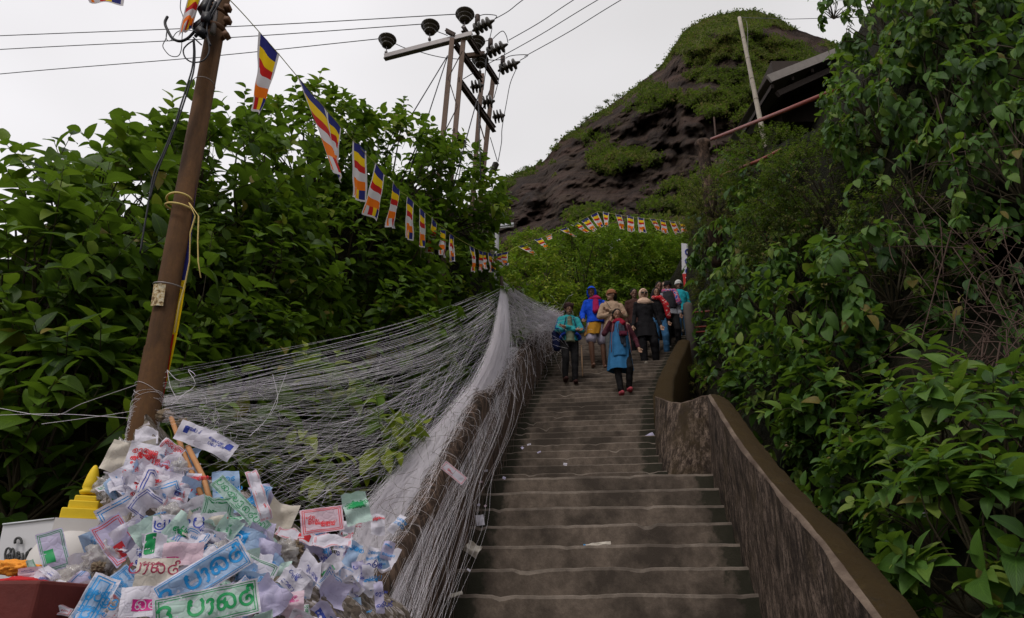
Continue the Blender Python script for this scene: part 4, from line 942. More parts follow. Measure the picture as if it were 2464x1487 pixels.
for (lb, a, b, Y, pole_) in (('fluorescent street lamp on a pole at the right tip of the hedge', (1180, 548), (1236, 541), 14, ((1196, 556), (1193, 700))), ('distant fluorescent lamp above the far bushes', (1472, 582), (1492, 578), 22, ((1470, 584), (1468, 640)))):
    lt = thing('street_lamp', lb, 'street lamp', P(*b, Y)); mb = MB(); pa, pb_ = P(*a, Y), P(*b, Y)
    mb.beam(pa, pb_, .14, .05); mb.build('housing', M['lamp'], lt, False); mb = MB(); dz = Vector((0, -.03, -.055)); mb.tube([pa+dz, pb_+dz], .02, 8); mb.build('tube', simple('frosted_tube', (.8, .8, .8), .3, .02, 5, 0), lt)
    mb = MB(); mb.tube([P(*pole_[0], Y), P(*pole_[1], Y)-Vector((0, 0, 2))], .05, 10); mb.build('pole', simple('grey_pole', (.25, .25, .26), .6, .2, 10), lt)
# ================= threads =================
def arr(pts): return np.array([tuple(P(*p)) for p in pts])
def cat_np(Cp, S):
    """Cp (N,K,3) control points -> (N,S,3) Catmull-Rom"""
    N_, K_, _ = Cp.shape
    Q = np.concatenate([2*Cp[:, :1]-Cp[:, 1:2], Cp, 2*Cp[:, -1:]-Cp[:, -2:-1]], 1)
    u = np.linspace(0, K_-1-1e-6, S); i = u.astype(int); t = (u-i)[None, :, None]
    a, b, c, d = Q[:, i], Q[:, i+1], Q[:, i+2], Q[:, i+3]
    return .5*((2*b)+(c-a)*t+(2*a-5*b+4*c-d)*t*t+(3*b-a-3*c+d)*t**3)
def wig(n, S, amp, k=3):
    x = np.linspace(0, 1, S); out = np.zeros((n, S, 3))
    for q in range(1, k+1): out += np.sin(x[None, :, None]*math.pi*q)*rng.normal(size=(n, 1, 3))*amp/q
    return out
def sheet(Lp, Rp, n, S=18, js=.06, amp=.02, bias=None):
    Lp, Rp = arr(Lp), arr(Rp); s = rng.random(n) if bias is None else bias(n)
    s = s[:, None] + rng.normal(size=(n, len(Lp)))*js; s = s[..., None]
    Cp = Lp[None]*(1-s) + Rp[None]*s
    return cat_np(Cp, S) + wig(n, S, amp)
def rad_for(Pt, k=.42, lo=.00042):
    d = np.linalg.norm(Pt - np.array([0, 0, CAMZ]), axis=2); return np.maximum(lo, d/F*k*.62)
web = thing('thread_web', 'white prayer threads strung from the rusty pole and paper heap up to the dark post', 'threads', P(1208, 700, 11.2)); web['kind'] = 'stuff'
def addweb(name, A, k=.42): o = tubes(name, A, rad_for(A, k), M['thread'], web, 3); o['kind'] = 'stuff'
# dense sheet draping from the peak down along the wall
Lp = [(1205, 690, 11.2), (1194, 800, 9.8), (1140, 930, 8.3), (990, 1110, 6.3), (855, 1290, 4.9), (790, 1520, 3.9)]
Rp = [(1214, 700, 11.2), (1216, 820, 10.6), (1180, 960, 8.8), (1092, 1120, 6.6), (1005, 1290, 5.2), (925, 1530, 4.3)]
addweb('dense_sheet', sheet(Lp, Rp, 900, 20, .09, .03), .34)
Lp = [(1206, 688, 11.2), (1196, 800, 10), (1145, 930, 8.4), (1010, 1090, 6.4), (890, 1230, 5.2), (850, 1330, 4.6)]
Rp = [(1216, 695, 11.2), (1216, 820, 10.5), (1176, 960, 8.8), (1088, 1120, 6.7), (990, 1290, 5.2), (905, 1500, 4.3)]
addweb('dense_sheet', sheet(Lp, Rp, 950, 20, .10, .03), .34)
Lp = [(1210, 700, 11.2), (1205, 850, 10.4), (1150, 1000, 8.4), (1080, 1150, 6.4), (1010, 1300, 5.2), (930, 1530, 4.3)]
Rp = [(1222, 705, 11.2), (1240, 850, 10.8), (1220, 1000, 8.9), (1170, 1150, 7.0), (1140, 1280, 6.0), (1060, 1530, 4.6)]
addweb('loose_strand', sheet(Lp, Rp, 34, 20, .12, .05), .28)
Lp = [(1210, 700, 11.2), (1200, 860, 10.2), (1150, 975, 8.5), (1080, 1100, 6.8), (1010, 1240, 5.5), (930, 1450, 4.6)]
Rp = [(1220, 705, 11.2), (1226, 880, 10.2), (1192, 1005, 8.4), (1135, 1145, 6.7), (1075, 1290, 5.5), (1010, 1500, 4.6)]
addweb('loose_strand', sheet(Lp, Rp, 90, 20, .12, .03), .3)
# fan from the pole and the heap, sagging, up into the sheet
n = 165; s = rng.random(n)**1.25
st = np.array([tuple(P(395+rng.normal()*4+max(0, q-.45)*820, 955+q*110+max(0, q-.45)*330+rng.normal()*12, PY-.05-.45*q)) for q in s])
e_ = np.array([tuple(P(1204-max(0, q)**1.6*260+rng.normal()*6, 700+150*rng.random()+q**1.5*270+rng.normal()*14, 11.1-q**1.3*4.6)) for q in np.clip(s*.75+.28*rng.normal(size=n), 0, 1)])
sag = (.05+.75*rng.random(n)**1.3)
m1 = st*.66+e_*.34; m2 = st*.33+e_*.67; m1[:, 2] -= sag*.9; m2[:, 2] -= sag*1.0
addweb('fan_strand', cat_np(np.stack([st, m1, m2, e_], 1), 18)+wig(n, 18, .012), .27)
n = 20; st = np.array([tuple(P(396+rng.normal()*2, 960+rng.normal()*5, PY-.06)) for _ in range(n)]); e_ = np.array([tuple(P(1203+rng.normal()*3, 690+70*rng.random(), 11.1)) for _ in range(n)]); m1 = (st+e_)/2; m1[:, 2] -= .12+.25*rng.random(n)
addweb('upper_cord', cat_np(np.stack([st, m1, e_], 1), 18)+wig(n, 18, .008), .4)
n = 12; st = np.array([tuple(P(400+rng.normal()*4, 890+rng.random()*50, PY-.04)) for _ in range(n)]); e_ = np.array([tuple(P(1120+80*rng.random(), 700+60*rng.random(), 10.8)) for _ in range(n)]); m1 = (st+e_)/2; m1[:, 2] -= .1
addweb('upper_cord', cat_np(np.stack([st, m1, e_], 1), 16), .3)
# crossing strands, random
n = 60; st = np.array([tuple(P(420+360*rng.random(), 980+330*rng.random(), 3.7+.3*rng.random())) for _ in range(n)]); e_ = np.array([tuple(P(900+260*rng.random(), 820+330*rng.random(), 7.5+2*rng.random())) for _ in range(n)]); m1 = (st+e_)/2 + rng.normal(size=(n, 3))*.12
addweb('crossing_strand', cat_np(np.stack([st, m1, e_], 1), 14)+wig(n, 14, .02), .3)
# small dangling loops and knots
A = []
for k in range(46):
    f = rng.random(); x = 450+650*f; y = 960-150*f+130*rng.random()*(1-f*.5); Y = 4+5.8*f; p = np.array(P(x, y, Y)); ln = .08+.22*rng.random()
    q = [p]; 
    for j in range(7): q.append(q[-1]+np.array([rng.normal()*.03, rng.normal()*.02, -ln/5*(1 if j < 5 else -.6)]))
    A.append(q)
A = cat_np(np.array(A), 20); addweb('dangling_knot', A, .6)
A = []
for pts in ([(402, 890), (410, 930), (424, 960), (412, 975)], [(402, 890), (430, 915), (470, 905), (452, 890), (470, 925), (440, 950), (425, 965)], [(-40, 1000), (140, 996), (340, 1008)], [(-40, 975), (120, 1000), (200, 970), (330, 925)], [(100, 1020), (250, 1000), (340, 985)], [(656, 900), (668, 960), (650, 1000)], [(690, 895), (665, 960), (640, 1010), (600, 1050)]):
    A.append(arr([(x, y, PY-.06) for x, y in pts]))
for q in A: addweb('loose_cord', cat_np(q[None], 24), 1.0)
# net from the post to the right over the wall
def on(a, b, n, jx=0, jy=0): u = rng.random(n); return np.array([tuple(P(a[0]+(b[0]-a[0])*t+rng.normal()*jx, a[1]+(b[1]-a[1])*t+rng.normal()*jy, a[2]+(b[2]-a[2])*t)) for t in u])
n = 210; st = on((1209, 682, 11.3), (1226, 800, 11.2), n, 2, 3); e_ = on((1330, 745, 13), (1372, 785, 13.4), n, 6, 5); m1 = (st+e_)/2; m1[:, 2] -= .05+.22*rng.random(n)
addweb('net_strand', cat_np(np.stack([st, m1, e_], 1), 14)+wig(n, 14, .02), .27)
n = 80; st = on((1209, 676, 11.3), (1213, 700, 11.3), n, 2, 2); e_ = on((1240, 760, 11.8), (1375, 770, 13.4), n, 6, 5)
addweb('net_strand', cat_np(np.stack([st, (st+e_)/2, e_], 1), 10)+wig(n, 10, .01), .36)
n = 330; st = on((1222, 760, 11.2), (1350, 780, 13.2), n, 8, 22); e_ = st + rng.normal(size=(n, 3))*np.array([.35, .25, .28]) - np.array([0, 0, .28]); m1 = (st+e_)/2 + rng.normal(size=(n, 3))*.10
addweb('tangle', cat_np(np.stack([st, m1, e_], 1), 10)+wig(n, 10, .04), .33)
# strands hanging down the stair side of the wall and lying on its top
A = []
for k in range(50):
    Y = 4.2+9*rng.random(); x = interp(XLt, Y)-.03; z = HS(Y)+clampi([(3, 1.0), (8, 1.0), (12, .85), (16, .8)], Y)
    ln = (.25+.75*rng.random())*.95; dx = rng.normal()*.05
    A.append([(x-.28-.1*rng.random(), Y+rng.normal()*.3, z+.02), (x-.12, Y+rng.normal()*.1, z+.035), (x+.035, Y, z-.03), (x+.05+abs(dx)*.3, Y+dx, z-ln*.55), (x+.05+abs(dx), Y+dx*2-.12*rng.random(), z-ln)])
addweb('hanging_strand', cat_np(np.array(A), 14)+wig(len(A), 14, .018), .33)
A = []
for k in range(170):
    Y = 4.0+8.5*rng.random(); x = interp(XLt, Y)-.14+rng.normal()*.09; z = HS(Y)+clampi([(3, 1.0), (8, 1.0), (12, .85), (16, .8)], Y)+.03
    dY = .25+.5*rng.random(); z2_ = HS(Y+dY)+clampi([(3, 1.0), (8, 1.0), (12, .85), (16, .8)], Y+dY)+.03
    A.append([(x, Y, z+.02*rng.random()), (x+rng.normal()*.09, Y+dY/2, (z+z2_)/2+.03+.04*rng.random()), (x+rng.normal()*.08+.02, Y+dY, z2_+.01)])
A2 = []
for k in range(240):
    Y0 = 3.6+6.5*rng.random(); dY = 1.2+2.6*rng.random(); q_ = []
    for f in (0, .25, .5, .75, 1):
        y_ = min(Y0+dY*f, 11.3); z_ = HS(y_)+clampi([(3, 1.0), (8, 1.0), (12, .85), (16, .8)], y_); q_.append((interp(XLt, y_)-.20+rng.normal()*.07, y_, z_+.03+.07*rng.random()))
    A2.append(q_)
A2 = cat_np(np.array(A2), 16); addweb('ridge_strand', A2, .3)
M['oldthread'] = simple('old_brown_thread', (.13, .09, .068), .9, .3, 50, 0)
A = cat_np(np.array(A), 10)+wig(len(A), 10, .03); o = tubes('old_thread_mat', A, rad_for(A, .6), M['oldthread'], web, 3); o['kind'] = 'stuff'
A = []
for k in range(500):
    Y = 4.0+9*rng.random(); x = interp(XLt, Y)-.0; z = HS(Y)+.9*rng.random(); dx = rng.normal()*.08
    A.append([(x+.02, Y, z+.1), (x+.045, Y+dx*.4, z-.15), (x+.03, Y+dx, z-.45)])
A = cat_np(np.array(A), 8)+wig(len(A), 8, .015); o = tubes('old_thread_mat', A, rad_for(A, .5), M['oldthread'], web, 3); o['kind'] = 'stuff'
# dark post where threads gather
a = P(1231, 935, 11.25); b = P(1206, 666, 11.25); mb = MB(); mb.tube([a-Vector((0, 0, .8)), a, b], [.05, .045, .03], 8); tag(mb.build('thread_post', M['darksteel'], loc=a), 'dark leaning post where the white threads gather on the left wall', 'post')
# ================= paper heap =================
HZ = [(1020, 3.55), (1487, 2.75), (1700, 2.4)]
def YP(x, y):   # depth of the heap's surface
    c = 350 + (y-1020)*.18; half = 60 + (y-1020)*1.05
    return clampi(HZ, y) + .9*max(0, abs(x-c)/half-.15)**2 + (.0 if x < 700 else (x-700)*.0016)
mb = MB(); rows = []
for i in range(70):
    y = 1010 + (1750-1010)*i/69; xl = 345 - (y-1010)*.50; xr = 372 + (y-1010)*1.32 if y > 1180 else 372+(y-1010)*.62+max(0, y-1130)*2.3
    xr = min(xr, 980); r = []
    for j in range(80):
        x = xl+(xr-xl)*j/79; e = abs(2*j/79-1); p = P(x, y, YP(x, y)+.10+.35*e**6)
        n1 = noise.fractal(p*5, 1, 2, 5)*.06 + abs(noise.noise(p*14))*.05; p.y -= n1; p.z += n1*.4; r.append(p)
    r.append(r[-1]+Vector((.05, 1.2, -.3))); r.insert(0, r[0]+Vector((-.05, 1.2, -.3))); rows.append(r)
mb.grid(rows)
t = NT('heaped_wrappers'); v = t.coord(); vo = t.n('ShaderNodeTexVoronoi'); vo.inputs['Scale'].default_value = 34; t.l(v, vo.inputs['Vector'])
sep = t.n('ShaderNodeSeparateXYZ'); t.l(vo.outputs['Color'], sep.inputs[0])
c = t.ramp(sep.outputs[0], [(.0, (.06, .045, .032)), (.25, (.20, .165, .13)), (.5, (.42, .37, .36)), (.7, (.12, .09, .065)), (.9, (.5, .46, .50)), (1, (.3, .25, .2))])
c.node.color_ramp.interpolation = 'CONSTANT'
c = t.mix(t.ramp(t.noise(v, 60, 5), [(.35, (0, 0, 0)), (.65, (.7, .7, .7))]), c, (.09, .065, .045))
t.base(c); t.rough(.7, .4); t.bump(t.noise(v, 30, 6), 1, .02); M['heap'] = t.m

hp = tag(mb.build('wrapper_heap', M['heap']), 'tall heap of discarded wrappers and dried flowers piled round the pole foot', 'heap', kind='stuff')
# ---- writing: stroke letters ----
def A_(cx, cy, rx, ry, a0, a1, n=12): return [(cx+rx*math.cos(R(a)), cy+ry*math.sin(R(a))) for a in np.linspace(a0, a1, n)]
G = {
 'pa': (1.0, [A_(.20, .80, .12, .12, 300, 60) + [(.08, .75), (.04, .55)] + A_(.46, .38, .42, .38, 160, 380) + [(.90, .72), (.78, .95)]]),
 'ae': (.42, [A_(.18, .62, .16, .14, 200, -60) + [(.30, .25), (.18, -.05), (.02, -.12)]]),
 'ka': (1.25, [A_(.30, .26, .22, .24, 0, 360), A_(.60, .48, .50, .44, 185, 0) + A_(.86, .30, .25, .28, 20, -200) + A_(.60, .45, .12, .2, 200, 90)]),
 'tta': (.95, [A_(.45, .40, .40, .40, 70, 350), A_(.62, .36, .16, .18, -20, 200), [(.62, .78), (.55, 1.02)] + A_(.72, 1.02, .17, .14, 180, -60)]),
 'no': (1.7, [A_(.25, .38, .20, .22, 0, 360) + A_(.30, .40, .30, .38, 10, 150), A_(.85, .42, .20, .20, 0, 330) + A_(1.0, .42, .40, .42, 150, -110), A_(1.38, .45, .16, .42, 130, -120)]),
 'du': (1.0, [A_(.45, .66, .32, .22, 200, -40) + A_(.45, .24, .36, .24, 60, -180), A_(.45, -.12, .42, .20, 170, 380)]),
 'i': (1.1, [A_(.40, .5, .38, .44, 40, 330), A_(.45, .42, .15, .16, 0, 360), A_(.85, .65, .2, .25, 180, -60) + [(.9, .05), (.65, .0)]]),
 'va': (1.0, [A_(.45, .40, .42, .40, 150, 395), A_(.28, .5, .16, .2, 0, 360)]),
 'tha': (1.15, [A_(.35, .40, .30, .34, 0, 360), A_(.70, .45, .38, .45, 180, -120)]),
 'pra': (1.05, [[(.1, .9)] + A_(.47, .45, .42, .38, 160, 380) + [(.85, .9)], A_(.47, .0, .42, .26, 190, 380), A_(.45, .5, .16, .16, 0, 360)]),
 'two': (.8, [A_(.36, .7, .28, .22, 160, -30) + [(.1, .05), (.7, .05)]]),
 'ke': (1.6, [A_(.25, .42, .22, .26, 20, 380) + A_(.28, .45, .28, .36, 20, 160), A_(.75, .35, .20, .24, 40, 400), A_(1.02, .5, .48, .42, 190, 0) + A_(1.28, .32, .2, .28, 20, -220)]),
 'tri': (.9, [[(.1, .1), (.45, .9), (.8, .1), (.1, .1)]]), 'dot': (.5, [A_(.25, .3, .12, .12, 0, 360)]), 'sp': (.55, []),
}
def words(keys):
    out = []; x = 0
    for k in keys:
        w_, st_ = G[k]; out += [[(x+a, b) for a, b in s] for s in st_]; x += w_+.12
    return out, x
INK = {'blue': simple('sky_blue_ink', (.015, .25, .60), .5, .15, 60, 0), 'green': simple('green_ink', (.01, .26, .08), .5, .15, 60, 0), 'navy': simple('navy_ink', (.03, .055, .33), .5, .15, 60, 0), 'red': simple('red_ink', (.62, .03, .04), .5, .15, 60, 0), 'pink': simple('magenta_ink', (.55, .02, .22), .5, .15, 60, 0), 'maroon': simple('maroon_ink', (.28, .02, .06), .5, .15, 60, 0)}
def papermat(name, c):
    t = NT(name); v = t.coord(); n = t.noise(v, 22, 4); t.base(t.mix(n, tuple(x*.86 for x in c), c)); t.rough(.55, .3)
    vo = t.n('ShaderNodeTexVoronoi', feature='DISTANCE_TO_EDGE'); vo.inputs['Scale'].default_value = 26; t.l(v, vo.inputs['Vector'])
    t.bump(t.ramp(vo.outputs[0], [(0, (0, 0, 0)), (.12, (1, 1, 1))]), .35, .004)
    tl = t.n('ShaderNodeBsdfTranslucent'); tl.inputs[0].default_value = rgba(c); ms = t.n('ShaderNodeMixShader'); ms.inputs[0].default_value = .25
    t.l(t.b.outputs[0], ms.inputs[1]); t.l(tl.outputs[0], ms.inputs[2]); t.l(ms.outputs[0], t.out.inputs[0]); return t.m
PAP = {'white': papermat('white_paper', (.74, .71, .80)), 'lilac': papermat('lilac_paper', (.56, .52, .72)), 'bluish': papermat('pale_blue_paper', (.36, .50, .72)), 'cream': papermat('cream_paper', (.66, .60, .52)), 'mint': papermat('pale_green_paper', (.50, .66, .60)), 'rose': papermat('pale_pink_paper', (.70, .52, .60))}
def paper(label, cx, cy, wpx, hpx, ang=0, Y=None, col='white', ink='blue', frame=True, text=None, tscale=.5, tpos=(.5, .5), band=None, bg=None, crumple=.02, fold=.0, tiltx=.0, tilty=.35, fill=None, name='paper_packet', cat='paper', group=None, lw=.055, seed=None, marks=0):
    Y = YP(cx, cy) if Y is None else Y; c = P(cx, cy, Y); s = px_m(cx, cy, Y); W_, H_ = wpx*s, hpx*s
    a = R(ang); vdir = Vector((0, 0, CAMZ)) - c; nrm = vdir.normalized()
    nrm = (nrm + Vector((tiltx, 0, tilty))).normalized()
    rt = Vector((1, 0, 0)); rt = (rt - nrm*rt.dot(nrm)).normalized(); up = nrm.cross(rt)
    U = rt*math.cos(a) + up*math.sin(a); V_ = nrm.cross(U)
    sd_ = (seed if seed is not None else random.random()*99)
    def f(u, v, off=0.0):
        x, y = (u-.5)*W_, (v-.5)*H_
        z = crumple*(noise.noise(Vector((u*2.3*W_/.2, v*2.0, sd_)))*1.2 + .55*noise.noise(Vector((u*6*W_/.2, v*4, sd_+5)))) 
        q = x*math.cos(.6+sd_) + y*math.sin(.6+sd_); z += crumple*.9*abs(((q/.045+sd_) % 2)-1)
        z += fold*H_*(1.6*(v-.5))**2 + fold*W_*.8*((u-.5)**2)*math.sin(sd_)*2
        return c + U*x + V_*y + nrm*(z+off)
    mb = MB(); nu, nv_ = max(8, int(W_/.012)), max(6, int(H_/.012)); nu, nv_ = min(nu, 26), min(nv_, 18)
    rag = lambda g: .012*noise.noise(Vector((g*6, sd_, 1)))
    mb.grid([[f(i/nu+(rag(j/nv_) if i in (0, nu) else 0), j/nv_+(rag(i/nu+3) if j in (0, nv_) else 0)) for i in range(nu+1)] for j in range(nv_+1)], 0)
    def rect(u0, v0, u1, v1, off, m):
        ku, kv = max(1, int(abs(u1-u0)*nu*1.5)+1), max(1, int(abs(v1-v0)*nv_*1.5)+1)
        mb.grid([[f(u0+(u1-u0)*i/ku, v0+(v1-v0)*j/kv, off) for i in range(ku+1)] for j in range(kv+1)], m)
    if bg: rect(.04, .10, .96, .90, .0006, 2); 
    if band: rect(band[0], band[1], band[2], band[3], .001, 1)
    if frame:
        t1, t2 = .013*H_/W_*2, .022
        for (d1, d2) in ((.06, .05), (.12, .11)):
            d1u = d1*H_/W_*1.2
            rect(d1u, d2, 1-d1u, d2+t2, .0011, 1); rect(d1u, 1-d2-t2, 1-d1u, 1-d2, .0011, 1); rect(d1u, d2, d1u+t1, 1-d2, .0011, 1); rect(1-d1u-t1, d2, 1-d1u, 1-d2, .0011, 1)
    def strokes(stk, sx, sy, ou, ov, lw_, m, off=.0018):
        for s_ in stk:
            dense = []
            for p, q in zip(s_, s_[1:]):
                L_ = math.hypot(q[0]-p[0], q[1]-p[1]); kk = max(1, int(L_/.12))
                for z in range(kk): dense.append((p[0]+(q[0]-p[0])*z/kk, p[1]+(q[1]-p[1])*z/kk))
            dense.append(s_[-1]); rows = []
            for i, p in enumerate(dense):
                a_, b_ = dense[max(i-1, 0)], dense[min(i+1, len(dense)-1)]; dx, dy = b_[0]-a_[0], b_[1]-a_[1]; l = math.hypot(dx, dy) or 1; nx_, ny_ = -dy/l*lw_, dx/l*lw_
                rows.append([f(ou+(p[0]+nx_)*sx/W_, ov+(p[1]+ny_)*sy/H_, off), f(ou+(p[0]-nx_)*sx/W_, ov+(p[1]-ny_)*sy/H_, off)])
            mb.grid(rows, m)
    tm = 1
    if text:
        stk, tw = words(text); hh = H_*tscale; strokes(stk, hh, hh, tpos[0]-tw*hh/W_/2, tpos[1]-.4*hh/H_, .075 if lw is None else lw, 3 if (bg == 'ink' or band and fill) else 1)
    for q in range(marks):
        keys = random.choices(['pa', 'ka', 'tha', 'va', 'du', 'tta', 'pra', 'i'], k=random.choice((3, 4, 5))); stk, tw = words(keys); hh = H_*.11*random.uniform(.8, 1.4); u0 = random.uniform(.1, max(.12, .85-tw*hh/W_)); v0 = random.uniform(.15, .78); strokes(stk, hh, hh, u0, v0, .09, 1)
    mats = [PAP[col], INK[ink], PAP['bluish'] if bg == 'bluish' else (PAP['mint'] if bg == 'mint' else (INK[ink] if bg == 'ink' else PAP['rose'])), PAP['white']]
    o = mb.build(name, mats, loc=tuple(c)); tag(o, label, cat, group); return o
PK = ['no', 'du', 'sp', 'pa', 'ae', 'ka', 'tta']
paper('big blue-bordered paper packet with bold blue Sinhala lettering, slanting up across the heap', 490, 1385, 215, 76, 38, 2.66, bg='bluish', text=PK[1:], tscale=.46, crumple=.012, tilty=.15, seed=1, lw=.095)
paper('big green-bordered paper packet with bold green Sinhala lettering at the bottom edge', 500, 1459, 235, 82, 16, 2.6, ink='green', bg='mint', text=PK[1:], tscale=.46, crumple=.012, tilty=.15, seed=2, lw=.095)
paper('white packet with navy handwriting-like Sinhala letters in the middle of the heap', 458, 1268, 165, 62, 13, None, ink='navy', text=['pra', 'pra', 'two', 'pa', 'sp'], tscale=.42, tpos=(.42, .6), crumple=.012, frame=False, seed=3, lw=.065, marks=2)
paper('cream packet with maroon lettering left of the big blue packet', 377, 1378, 92, 70, 8, 2.75, col='cream', ink='maroon', text=['pa', 'ae', 'ka', 'tta'], tscale=.40, tpos=(.45, .6), frame=False, seed=4, lw=.06, marks=1, crumple=.012)
paper('white packet with a magenta band of white letters under the cream packet', 355, 1448, 118, 72, 12, 2.62, ink='pink', frame=False, band=(.22, .2, 1.0, .56), fill=1, text=['pra', 'ka', 'va', 'du', 'ka'], tscale=.30, tpos=(.62, .38), marks=1, seed=5, crumple=.014)
paper('upright pale packet with vertical blue letters at the bottom left of the heap', 228, 1445, 62, 120, -8, 2.66, bg='bluish', text=['du'], tscale=.2, tpos=(.5, .22), marks=3, seed=6, crumple=.014, lw=.08)
paper('pale blue packet with a solid blue shield and white letters right of the middle', 580, 1300, 100, 62, -14, None, col='bluish', ink='blue', frame=False, band=(.1, .25, .62, .85), fill=1, text=['ke'], tscale=.34, tpos=(.36, .52), seed=7, crumple=.02)
paper('lilac packet with a salmon oval and thin red frame at the left of the heap', 282, 1305, 118, 72, -42, None, col='lilac', ink='red', frame=True, band=(.55, .3, .85, .6), seed=8, crumple=.018, fold=.15)
paper('white triangular packet with a green wedge leaning against the white stupa', 128, 1325, 100, 56, -58, 3.15, col='lilac', ink='green', frame=True, band=(.45, .15, .8, .5), seed=9, crumple=.01)
paper('navy-printed white wrapper sticking out on the right of the pole foot', 470, 1048, 85, 52, -12, 3.5, ink='navy', frame=False, marks=4, seed=10, crumple=.014, band=(.15, .45, .28, .75))
paper('navy-printed white wrapper with a solid blue square, beside the first one by the pole', 520, 1070, 92, 50, -22, 3.46, ink='navy', frame=False, marks=3, band=(.72, .5, .9, .85), seed=11, crumple=.014)
paper('crumpled plain white wrapper tucked at the foot of the pole', 352, 1052, 50, 44, 20, 3.5, frame=False, seed=12, crumple=.03, tilty=.8)
paper('tall white wrapper printed in red just below the pole foot', 345, 1112, 78, 92, 0, None, ink='red', frame=False, marks=7, seed=13)
paper('second red-printed wrapper hanging under the tall one', 355, 1175, 88, 66, 8, None, ink='red', frame=False, marks=5, seed=14)
paper('small red-printed packet right of the pole foot', 405, 1090, 56, 52, -25, None, ink='red', frame=True, marks=3, seed=15)
paper('long green-lettered strip slanting down from the bamboo sticks', 580, 1215, 175, 36, -38, 3.25, col='mint', ink='green', text=['pa', 'ka', 'tha', 'va', 'du', 'ka', 'tta', 'pa', 'ka'], tscale=.42, seed=16, crumple=.01, frame=True)
paper('pale blue wrapper behind the long green-lettered strip', 545, 1185, 62, 105, 15, 3.34, col='bluish', ink='blue', frame=False, band=(.1, .1, .6, .35), marks=3, seed=17)
paper('red and white curling strip arching over the right of the heap', 622, 1190, 130, 28, -62, 3.22, ink='red', frame=True, marks=2, seed=18, crumple=.02, fold=.3)
paper('pinkish letter-like sheet with red text on the far right of the heap', 775, 1252, 100, 62, 14, 3.35, col='rose', ink='red', frame=True, marks=6, seed=19, crumple=.008)
paper('green printed crumpled wrapper caught in the threads at the right', 858, 1225, 60, 78, 20, 3.6, col='mint', ink='green', frame=False, marks=4, band=(.2, .5, .8, .7), seed=20, crumple=.03)
paper('flat red and blue printed packet below the pinkish sheet', 712, 1292, 100, 36, -6, None, ink='red', frame=True, band=(.55, .3, .85, .7), seed=21, tilty=1.0)
paper('red-edged white packet lying on the right shoulder of the heap', 800, 1305, 90, 40, 10, 3.3, ink='red', frame=True, seed=22, tilty=1.0)
paper('mint and green printed wrapper right of the big blue packet', 600, 1370, 125, 60, -16, None, ink='green', col='white', frame=True, band=(.2, .2, .45, .5), seed=23, crumple=.02)
paper('blue-printed crushed packet at the right bottom of the heap', 640, 1430, 75, 60, -20, None, col='bluish', ink='blue', marks=4, frame=True, seed=24)
paper('navy-printed balled wrapper below the mint wrapper', 705, 1400, 64, 55, -30, None, ink='navy', frame=False, marks=4, seed=25, crumple=.035)
paper('pink and white wrapper near the bottom right of the heap', 700, 1455, 60, 62, 10, None, col='rose', ink='pink', frame=False, marks=3, seed=26, crumple=.03)
paper('rose-tinted wrapper with magenta triangle behind the big blue packet', 440, 1335, 90, 55, 10, 2.9, col='rose', ink='pink', frame=False, band=(.1, .1, .45, .4), seed=27)
paper('clear wrapper with bright green patch below the navy-lettered packet', 372, 1318, 50, 60, 10, 2.92, col='white', ink='green', frame=False, band=(.05, .2, .5, .95), seed=28, crumple=.03)
paper('red-patterned wrapper left of the bamboo sticks', 465, 1170, 34, 62, 10, None, ink='red', frame=False, bg='rose', marks=3, band=(.0, .1, 1, .6), seed=29)
paper('red-printed wrapper above the pale blue shield packet', 555, 1255, 75, 36, -20, None, ink='red', frame=False, marks=4, band=(.0, .4, .4, .9), seed=30)
paper('loose white card with red print dangling over the left wall', 1092, 1138, 66, 22, -38, 5.9, ink='red', frame=True, marks=2, seed=31, crumple=.006, tilty=.1)
paper('blue-printed packet corner showing left of the cream packet', 300, 1405, 70, 60, -35, 2.78, col='bluish', ink='blue', marks=3, seed=32)
paper('pale clear wrapper sticking up left of the pole foot', 280, 1100, 46, 80, -8, 3.45, col='cream', frame=False, seed=33)
paper('white wrapper with navy letters in the gap under the pole foot', 413, 1190, 50, 50, -10, None, ink='navy', frame=False, marks=4, seed=34)
cols = [('white', 'red'), ('white', 'blue'), ('white', 'green'), ('white', 'navy'), ('white', 'red'), ('white', 'blue'), ('lilac', 'red'), ('lilac', 'navy'), ('bluish', 'blue'), ('mint', 'green'), ('cream', 'maroon'), ('lilac', 'blue')]
cn = {'white': 'white', 'lilac': 'lilac', 'bluish': 'pale blue', 'mint': 'pale green', 'rose': 'pale pink', 'cream': 'cream'}
k = 0
while k < 150:
    y = 1060+470*random.random()**.7; c0 = 350+(y-1020)*.35; x = random.gauss(c0, 60+(y-1020)*.42) if random.random() < .8 or y < 1300 else random.uniform(620, 840)
    xl = 345-(y-1010)*.46; xr = 372+(y-1010)*.62+max(0, y-1130)*2.0
    if x < xl or x > min(xr, 930): continue
    col, ink = random.choice(cols); sz = random.uniform(42, 98)
    zone = 'upper part' if y < 1200 else ('middle' if y < 1340 else 'lower part')
    paper('crumpled %s wrapper printed in %s in the %s of the heap' % (cn[col], {'pink': 'magenta'}.get(ink, ink), zone), x, y, sz, sz*random.uniform(.5, 1), random.uniform(-90, 90), YP(x, y)+.06*random.random()+.02, col, ink, frame=random.random() < .3, marks=random.choice((0, 0, 1, 2, 3, 5)), crumple=.034, fold=random.uniform(-.5, .9), tiltx=random.gauss(0, .5), tilty=random.gauss(.3, .5), band=(.2, .2, .7, .6) if random.random() < .22 else None,
          group='crumpled %s %s wrappers %s' % (cn[col], ink, zone)); k += 1
